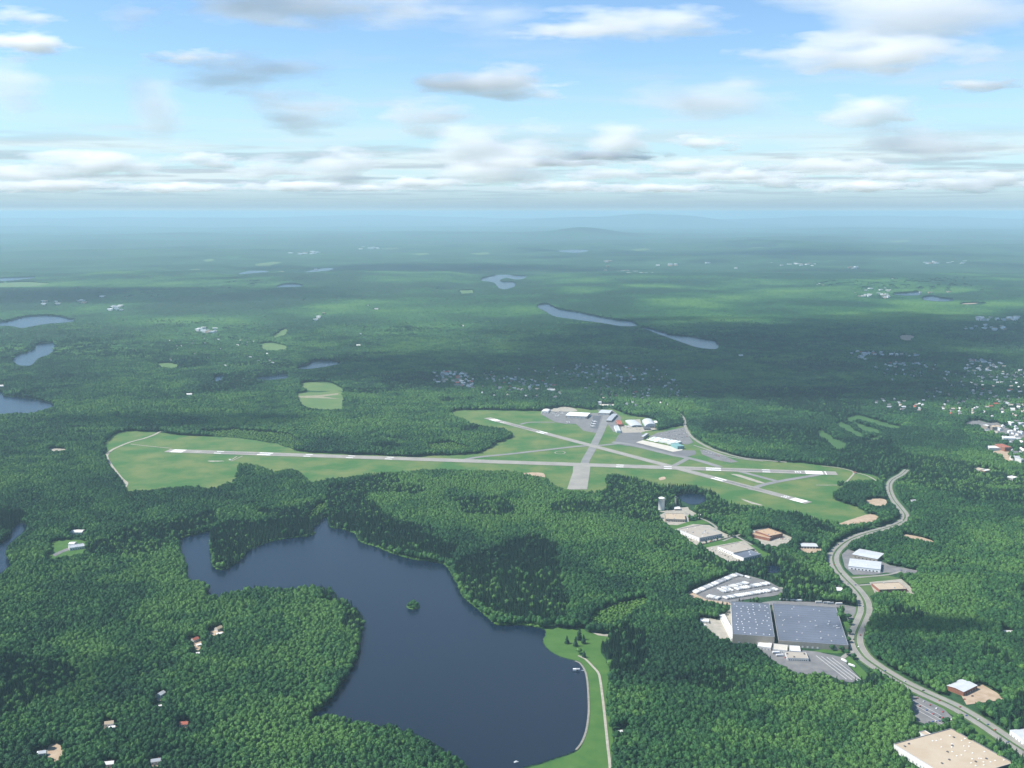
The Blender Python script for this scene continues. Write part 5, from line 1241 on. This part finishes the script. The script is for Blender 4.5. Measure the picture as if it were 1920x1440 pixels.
# the nearest broadleaf trees in view are things of their own
px_ = 960 + F * P1[:, 0] / (P1[:, 1] * math.cos(TH) + H * math.sin(TH)); dz_ = -H + hgt * .6
cy_ = P1[:, 1] * math.cos(TH) - dz_ * math.sin(TH); cz_ = P1[:, 1] * math.sin(TH) + dz_ * math.cos(TH); pv = 720 - F * cz_ / cy_
cand = np.nonzero(bl & (px_ > 0) & (px_ < 1920) & (pv < 1436))[0]
size = rad[cand] / np.hypot(P1[cand, 1], H); near = cand[np.argsort(-size)[:290]]
isnear = np.zeros(len(P1), bool); isnear[near] = True
for i in near:
    left = px_[i] < 1000
    o = obj('broadleaf_tree', BL[int(rng.integers(0, 7))], None, (P1[i, 0], P1[i, 1], 0), float(rng.uniform(0, 6.28)), label='full-crowned green tree in the wood left of the reservoir' if px_[i] < 700 else 'full-crowned green tree on the near shore of the reservoir' if left else 'full-crowned green tree in the wood right of the dam road', category='tree',
            group='near trees left of the reservoir' if px_[i] < 700 else 'near trees on the reservoir shore' if left else 'near trees right of the dam road', tint=float(T1[i]))
    o.scale = (rad[i], rad[i], hgt[i])
m = bl & ~isnear
gn_scatter('broadleaf_forest', np.column_stack((P1[m], Z1[m])), np.column_stack((rad[m], rad[m], hgt[m])), rng.uniform(0, 6.28, m.sum()), T1[m], proto_coll('broadleaf', BL), 7, 'closed green broadleaf woods around the reservoir and airport')
m = con
gn_scatter('conifer_forest', np.column_stack((P1[m], Z1[m])), np.column_stack((rad[m] * .68, rad[m] * .68, hgt[m] * 1.18)), rng.uniform(0, 6.28, m.sum()), T1[m], proto_coll('conifer', CN), 4, 'dark conifer stands near the reservoir shore and in the woods')
m = scr
gn_scatter('scrub_growth', np.column_stack((P1[m], Z1[m])), np.column_stack((rad[m], rad[m], hgt[m])), rng.uniform(0, 6.28, m.sum()), T1[m], proto_coll('scrub', SH), 3, 'pale low scrub in the clearings')
# far woods
P3 = grid_pts(5600, 13500, 25, .45); P3 = P3[rng.random(len(P3)) < np.clip((P3[:, 1] - 5600) / 2000, 0, 1)]
h3 = 12 + 14 * fbm(P3, 260, 41, 3); ok = keep_mask(P3, h3); P3 = P3[ok]; h3 = h3[ok]
z3 = terrain_h(P3); s3 = rng.uniform(12.5, 17.5, len(P3)); t3 = np.clip(.24 + (fbm(P3, 700, 13, 4) - .5) * 2.6 + rng.normal(0, .12, len(P3)), 0, 1)
gn_scatter('distant_forest', np.column_stack((P3, z3)), np.column_stack((s3, s3, h3)), rng.uniform(0, 6.28, len(P3)), t3, proto_coll('clump', CP), 5, 'hazy closed woods stretching away beyond the airport')

# bright shrubs along the reservoir's far shores
def shore_shrubs():
    seg = GP([(621, 989), (645, 993), (668, 1002), (676, 1016), (690, 1021), (710, 1027), (740, 1039), (775, 1049), (820, 1054), (840, 1063), (848, 1076), (855, 1088), (863, 1100), (868, 1115), (882, 1130), (902, 1145), (924, 1165), (936, 1172), (960, 1171), (990, 1173), (1018, 1178)])
    seg2 = GP([(338, 1009), (360, 1003), (394, 995)]); seg3 = GP([(505, 1016), (540, 1009), (575, 1006), (590, 1000)]); seg4 = GP([(395, 1013), (398, 1040), (403, 1063), (415, 1069)])
    out = []
    for s, w in ((seg, 13), (seg2, 5), (seg3, 7), (seg4, 5)):
        ln = smooth_open(s, 5)
        for a, b in zip(ln[:-1], ln[1:]):
            L = np.linalg.norm(b - a); d = (b - a) / max(L, 1e-6); n = np.array((-d[1], d[0])); n = n if n[1] > 0 else -n
            for _ in range(int(L * w / 7) + 1): out.append(a + d * rng.uniform(0, L) + n * rng.uniform(-1.5, w))
    P = np.array(out); r = rng.uniform(1.8, 4.2, len(P))
    gn_scatter('shoreline_shrubs', np.column_stack((P, np.zeros(len(P)))), np.column_stack((r, r, r * rng.uniform(.8, 1.3, len(P)))), rng.uniform(0, 6.28, len(P)), rng.random(len(P)), proto_coll('shore_shrub', SH), 3, 'bright green shrubs fringing the reservoir shore')


shore_shrubs()


def single_tree(name, me, u, v, r, h, label, tint, group=None, isl=False):
    """A tree apart: trunk and crown are parts."""
    p = G(u, v); t = thing(name, label, 'tree', (p[0], p[1], .2), random.uniform(0, 6), group)
    src = me; keep = {0: [], 1: []}
    for poly in src.polygons: keep[0 if src.materials[poly.material_index] == M_bark else 1].append(tuple(poly.vertices))
    for key, nm in ((0, 'trunk'), (1, 'crown')):
        used = sorted({i for f in keep[key] for i in f}); mp = {i: k for k, i in enumerate(used)}
        m2 = bpy.data.meshes.new(nm); m2.from_pydata([src.vertices[i].co[:] for i in used], [], [tuple(mp[i] for i in f) for f in keep[key]]); m2.materials.append(M_bark if key == 0 else src.materials[1])
        m2.polygons.foreach_set('use_smooth', [True] * len(m2.polygons)); m2.update()
        o = obj(nm, m2, t, tint=tint); o.scale = (r, r, h)


for u, v, r, h, l, k in ((1063, 1207, 5.5, 15, 'dark squat pine standing nearest the water in the meadow clump', CN[0]), (1079, 1212, 5, 19, 'pine standing second from the water in the meadow clump', CN[1]), (1086, 1200, 7, 24, 'tallest pine of the meadow clump', CN[2]), (1094, 1207, 5.5, 18, 'pine at the landward side of the meadow clump', CN[3]), (1095, 1233, 5, 13, 'dark pine right above the end of the dam road', CN[0])):
    single_tree('pine_tree', k, u, v, r, h, l, .4)
single_tree('broadleaf_tree', BL[2], 1086, 1226, 5, 11, 'pale green round tree beside the dam end in the meadow', .95)
sheet('island', [(762, 1138), (768, 1134), (780, 1134), (787, 1138), (785, 1142), (774, 1144), (765, 1142)], M_lush, .5, k=3)
for u, v, r, h, l in ((769, 1140, 5.2, 12, 'rounded tree on the left end of the tiny lake island'), (775, 1139, 6, 16, 'tallest tree in the middle of the tiny lake island'), (781, 1140, 5.2, 12.5, 'rounded tree on the right end of the tiny lake island'), (776, 1143, 4.6, 9, 'low tree at the near side of the tiny lake island')):
    single_tree('broadleaf_tree', BL[int(u) % 7], u, v, r, h, l, .45)
for k in range(7):
    single_tree('broadleaf_tree', BL[k], 1313 + k * 10.5, 1021 - k * 2.6, 2.6, 6.5, 'small street tree in the row along the kerb before the brownish-grey factory', .3, 'street trees before the factory')
for k, (u, v) in enumerate(((1415, 1020), (1424, 1026), (1432, 1030), (1441, 1028), (1452, 1031))):
    single_tree('broadleaf_tree', BL[k], u, v, 4.2, 10, 'tree standing before the orange-brown roofed factory', .3, 'trees before the orange-brown factory')
for k, (u, v) in enumerate(((1591, 1161), (1593, 1172), (1592, 1190), (1590, 1205), (1578, 1222), (1560, 1219), (1588, 1229), (1600, 1236))):
    single_tree('broadleaf_tree', BL[k % 7], u, v, 5, 11, 'tree on the lawn between the big warehouse and the divided road', .35, 'trees between warehouse and road')
for k, (u, v) in enumerate(((1738, 1367), (1748, 1366), (1770, 1358), (1776, 1356), (1797, 1358), (1822, 1374), (1840, 1390), (1852, 1398), (1863, 1408), (1874, 1420), (1884, 1428))):
    single_tree('broadleaf_tree', BL[k % 7], u, v, 4.6, 9.5, 'tree on the strip around the big tan factory', .35, 'trees around the tan factory')


# ------------------------------------------------------------------ clouds: real volumes in the sky, well above the haze
def cloud_material():
    m = bpy.data.materials.new('cloud'); m.use_nodes = True; nt = m.node_tree; L = nt.links.new; nt.nodes.remove(nt.nodes['Principled BSDF'])
    tc = NN(nt, 'ShaderNodeTexCoord'); vl = NN(nt, 'ShaderNodeVectorMath', operation='LENGTH'); L(tc.outputs['Object'], vl.inputs[0])
    geo = NN(nt, 'ShaderNodeNewGeometry'); at = NN(nt, 'ShaderNodeAttribute', attribute_type='OBJECT', attribute_name='grain')
    iv = NN(nt, 'ShaderNodeMath', operation='DIVIDE'); iv.inputs[0].default_value = 1; L(at.outputs['Fac'], iv.inputs[1])
    sc = NN(nt, 'ShaderNodeVectorMath', operation='SCALE'); L(geo.outputs['Position'], sc.inputs[0]); L(iv.outputs[0], sc.inputs['Scale'])
    ml_ = NN(nt, 'ShaderNodeVectorMath', operation='MULTIPLY'); L(sc.outputs[0], ml_.inputs[0]); ml_.inputs[1].default_value = (.5, .8, 2.3)
    nz = NN(nt, 'ShaderNodeTexNoise'); nz.inputs['Scale'].default_value = 1; nz.inputs['Detail'].default_value = 6; nz.inputs['Roughness'].default_value = .58; L(ml_.outputs[0], nz.inputs['Vector'])
    a = NN(nt, 'ShaderNodeMath', operation='SUBTRACT'); L(vl.outputs['Value'], a.inputs[1])
    fi = NN(nt, 'ShaderNodeAttribute', attribute_type='OBJECT', attribute_name='fill'); L(fi.outputs['Fac'], a.inputs[0])
    b = NN(nt, 'ShaderNodeMath', operation='MULTIPLY_ADD'); L(nz.outputs['Fac'], b.inputs[0]); b.inputs[1].default_value = 2.6; b.inputs[2].default_value = -1.3
    c = NN(nt, 'ShaderNodeMath', operation='ADD'); L(a.outputs[0], c.inputs[0]); L(b.outputs[0], c.inputs[1])
    mx = NN(nt, 'ShaderNodeMath', operation='MAXIMUM'); L(c.outputs[0], mx.inputs[0]); mx.inputs[1].default_value = 0
    de = NN(nt, 'ShaderNodeAttribute', attribute_type='OBJECT', attribute_name='thickness')
    d = NN(nt, 'ShaderNodeMath', operation='MULTIPLY'); L(mx.outputs[0], d.inputs[0]); L(de.outputs['Fac'], d.inputs[1])
    p = NN(nt, 'ShaderNodeVolumePrincipled'); p.inputs['Color'].default_value = (1, 1, 1, 1); p.inputs['Anisotropy'].default_value = .1; L(d.outputs[0], p.inputs['Density'])
    L(p.outputs[0], nt.nodes['Material Output'].inputs['Volume']); m.cycles.volume_step_rate = .4
    return m


CLM = cloud_material()
_v, _f = blob(3, 3, 0, 0, 1)
CLME = bpy.data.meshes.new('cloud'); CLME.from_pydata([x[:] for x in _v], [], _f); CLME.materials.append(CLM); CLME.update()


def cloud(u, v, w, h, alt, dens, label, depth=.45):
    """A cloud seen at pixel (u, v), w by h pixels, whose height above ground is alt metres."""
    d = ray(u, v); t = (alt - H) / d.z; p = Vector((0, 0, H)) + d * t; mpp = t * d.length / F
    o = obj('cloud', CLME, None, p, label=label, category='cloud')
    o.scale = (w * mpp * .5 * 1.22, max(w * mpp * .5 * depth, h * mpp), h * mpp * .5 * 1.5)
    o['grain'] = h * mpp * 1.05; o['thickness'] = .5 * dens / (h * mpp); o['fill'] = .72
    return o


for c in ((560, 10, 560, 60, 3600, 3.4, 'long white cloud bank cut by the top edge, left of centre'), (1650, 102, 460, 54, 2700, 6, 'wide lens-shaped white cloud under the big top right cloud'), (1720, 28, 560, 120, 3500, 6, 'big white-grey cloud filling the top right corner'),
          (1190, 45, 370, 50, 3200, 5, 'long soft white cloud streak near the top, right of centre'), (40, 30, 130, 30, 3000, 4, 'small soft white streak at the top left corner'), (45, 83, 190, 40, 2600, 8, 'bright white lens cloud at the left edge'),
          (925, 155, 290, 54, 2500, 9, 'bright white double-layered cloud alone in the middle of the sky'), (360, 107, 170, 22, 2700, 3.5, 'thin white cloud bar above the long soft streak on the left'), (460, 135, 330, 60, 2600, 3.2, 'long faint grey-white streak cloud left of centre'), (545, 213, 230, 80, 2200, 6, 'round grey cumulus puff with ragged base, left half'),
          (290, 185, 90, 110, 2400, 3, 'faint curling wisp cloud on the left'), (20, 165, 130, 90, 2500, 3, 'faint white puff at the left edge below the lens cloud'), (800, 215, 190, 60, 2200, 5, 'upper grey part of the stacked cloud column in the middle'), (880, 265, 210, 90, 2000, 8, 'heavy grey lower cloud of the stacked column in the middle'), (1345, 188, 290, 84, 2300, 3.6, 'grey cloud with a soft peak and flat base, right half'),
          (1640, 207, 230, 46, 2300, 5, 'flat pink-white cloud bar right of the peaked cloud'), (1750, 265, 240, 64, 2000, 6, 'grey-lilac ragged cloud near the right edge'), (1325, 268, 130, 26, 1900, 8, 'small dark grey lens cloud right of centre'), (1160, 262, 120, 60, 1900, 5, 'small torn grey puff between the column and the lens'), (1010, 266, 130, 60, 1900, 5, 'torn grey puff touching the stacked column'),
          (180, 310, 280, 42, 1800, 8, 'long grey cloud low on the left'), (390, 302, 140, 24, 1800, 7, 'thin grey wedge cloud right of the long grey one'), (640, 315, 150, 54, 1700, 9, 'lumpy grey-blue cumulus low left of centre'), (930, 312, 220, 70, 1700, 9, 'dark blue-grey cumulus under the stacked column'), (520, 322, 180, 44, 1700, 7, 'low pale cumulus next to the lumpy grey-blue one'), (1130, 326, 180, 30, 1700, 6, 'low flat grey cloud right of the dark blue-grey cumulus'),
          (1290, 312, 230, 22, 1800, 6, 'thin long grey cloud low right of centre'), (1560, 312, 260, 22, 1800, 6, 'thin long grey cloud low on the right'), (1790, 343, 150, 30, 1600, 9, 'dark grey-blue low cumulus near the right edge'), (1460, 340, 130, 26, 1600, 7, 'small low grey cumulus right half'),
          (80, 347, 300, 20, 1560, 7, 'flat grey bank low at the far left'), (330, 352, 260, 15, 1540, 7, 'flat grey streak low between the left cumulus clouds'), (560, 349, 240, 17, 1560, 7, 'flat pale bank under the lumpy grey-blue cumulus'), (790, 344, 180, 22, 1580, 8, 'grey low bank left of the dark cumulus'), (1060, 349, 200, 18, 1560, 7, 'white-edged low bank right of the dark cumulus'), (1230, 353, 240, 14, 1540, 7, 'narrow grey bank low, right of centre'),
          (1380, 328, 220, 20, 1650, 6, 'narrow pale streak above the small low cumulus'), (1610, 350, 220, 18, 1560, 8, 'grey-blue bank low on the right'), (1870, 338, 140, 26, 1600, 9, 'dark grey-blue cumulus cut by the right edge'), (1700, 330, 200, 16, 1640, 5, 'thin pale streak low on the right'), (1130, 292, 240, 18, 1760, 5, 'thin pale streak below the torn puffs'), (20, 326, 200, 30, 1680, 7, 'grey bank cut by the left edge, low'),
          (1010, 305, 330, 16, 1700, 4, 'thin pale veil streak right of the column'), (690, 352, 150, 12, 1540, 6, 'thin low streak under the pale bank'), (1830, 160, 170, 20, 2500, 4, 'thin pink-white streak high on the right'), (1060, 60, 200, 24, 3000, 3, 'faint streak left of the long soft cloud'), (250, 30, 120, 40, 3200, 1.2, 'faint veil beside the long white bank'), (930, 30, 200, 70, 3300, 2, 'faint veil right of the long white bank')):
    cloud(*c)


def cloud_over(u, v, alt, a, b, c, dens, label):
    """A cloud overhead of the view, placed so that its shadow falls on the ground seen at (u, v)."""
    g = G(u, v); k = (alt) / math.tan(EL); p = (g[0] + SUNH.x * k, g[1] + SUNH.y * k, alt)
    o = obj('cloud', CLME, None, p, label=label, category='cloud'); o.scale = (a, b, c); o['grain'] = c * 1.6; o['thickness'] = dens / c; o['fill'] = .98


cloud_over(1010, 690, 2900, 1500, 700, 220, 5, 'thick cloud high over the wooded ridge beyond the airport')
cloud_over(1420, 640, 3000, 1900, 1500, 240, 5.5, 'thick cloud high over the dark hillside and narrow lake')
cloud_over(1880, 620, 3000, 1500, 1300, 200, 4, 'thick cloud high over the far loop street')
cloud_over(1560, 738, 2600, 1150, 330, 160, 5, 'thick cloud high over the golf course woods')
cloud_over(1230, 706, 2750, 1500, 620, 200, 5, 'thick cloud high over the streets beyond the airport')
cloud_over(1650, 690, 2800, 900, 700, 200, 4, 'thick cloud high between the golf course and the far loop street')
cloud_over(1735, 1182, 2200, 190, 62, 70, 3.5, 'small cloud high over the woods right of the divided road')
cloud_over(330, 792, 2400, 620, 170, 120, 2.2, 'cloud high over the woods beyond the runway start')
cloud_over(250, 556, 4600, 2600, 1100, 220, 2, 'broad cloud high over the far left plain')
cloud_over(780, 505, 5600, 3600, 1300, 240, 2, 'broad cloud high over the plain beyond the long lake')
cloud_over(1500, 480, 6800, 4600, 1500, 240, 2, 'broad cloud high over the far right plain')
cloud_over(120, 1290, 2300, 260, 120, 90, .7, 'thin unseen cloud added to shade the woods left of the reservoir')  # added out of view; its shade stands in for the missing hill slopes

# ------------------------------------------------------------------ haze: one closed box of even air round camera and land
def haze(d, col):
    me = bpy.data.meshes.new('haze'); x = 125000; y0, y1, z0, z1 = -3000, 123000, -14, max(860, float(TZ.max()) + 15)
    v = [(-x, y0, z0), (x, y0, z0), (x, y1, z0), (-x, y1, z0), (-x, y0, z1), (x, y0, z1), (x, y1, z1), (-x, y1, z1)]
    me.from_pydata(v, [], [(3, 2, 1, 0), (4, 5, 6, 7), (0, 1, 5, 4), (1, 2, 6, 5), (2, 3, 7, 6), (3, 0, 4, 7)])
    o = obj('haze', me, kind='stuff')
    m = bpy.data.materials.new('haze'); m.use_nodes = True; nt = m.node_tree; nt.nodes.remove(nt.nodes['Principled BSDF'])
    p = NN(nt, 'ShaderNodeVolumePrincipled'); p.inputs['Density'].default_value = d; p.inputs['Color'].default_value = col
    nt.links.new(p.outputs[0], nt.nodes['Material Output'].inputs['Volume']); me.materials.append(m)


haze(3.5e-5, (.58, .83, .955, 1))
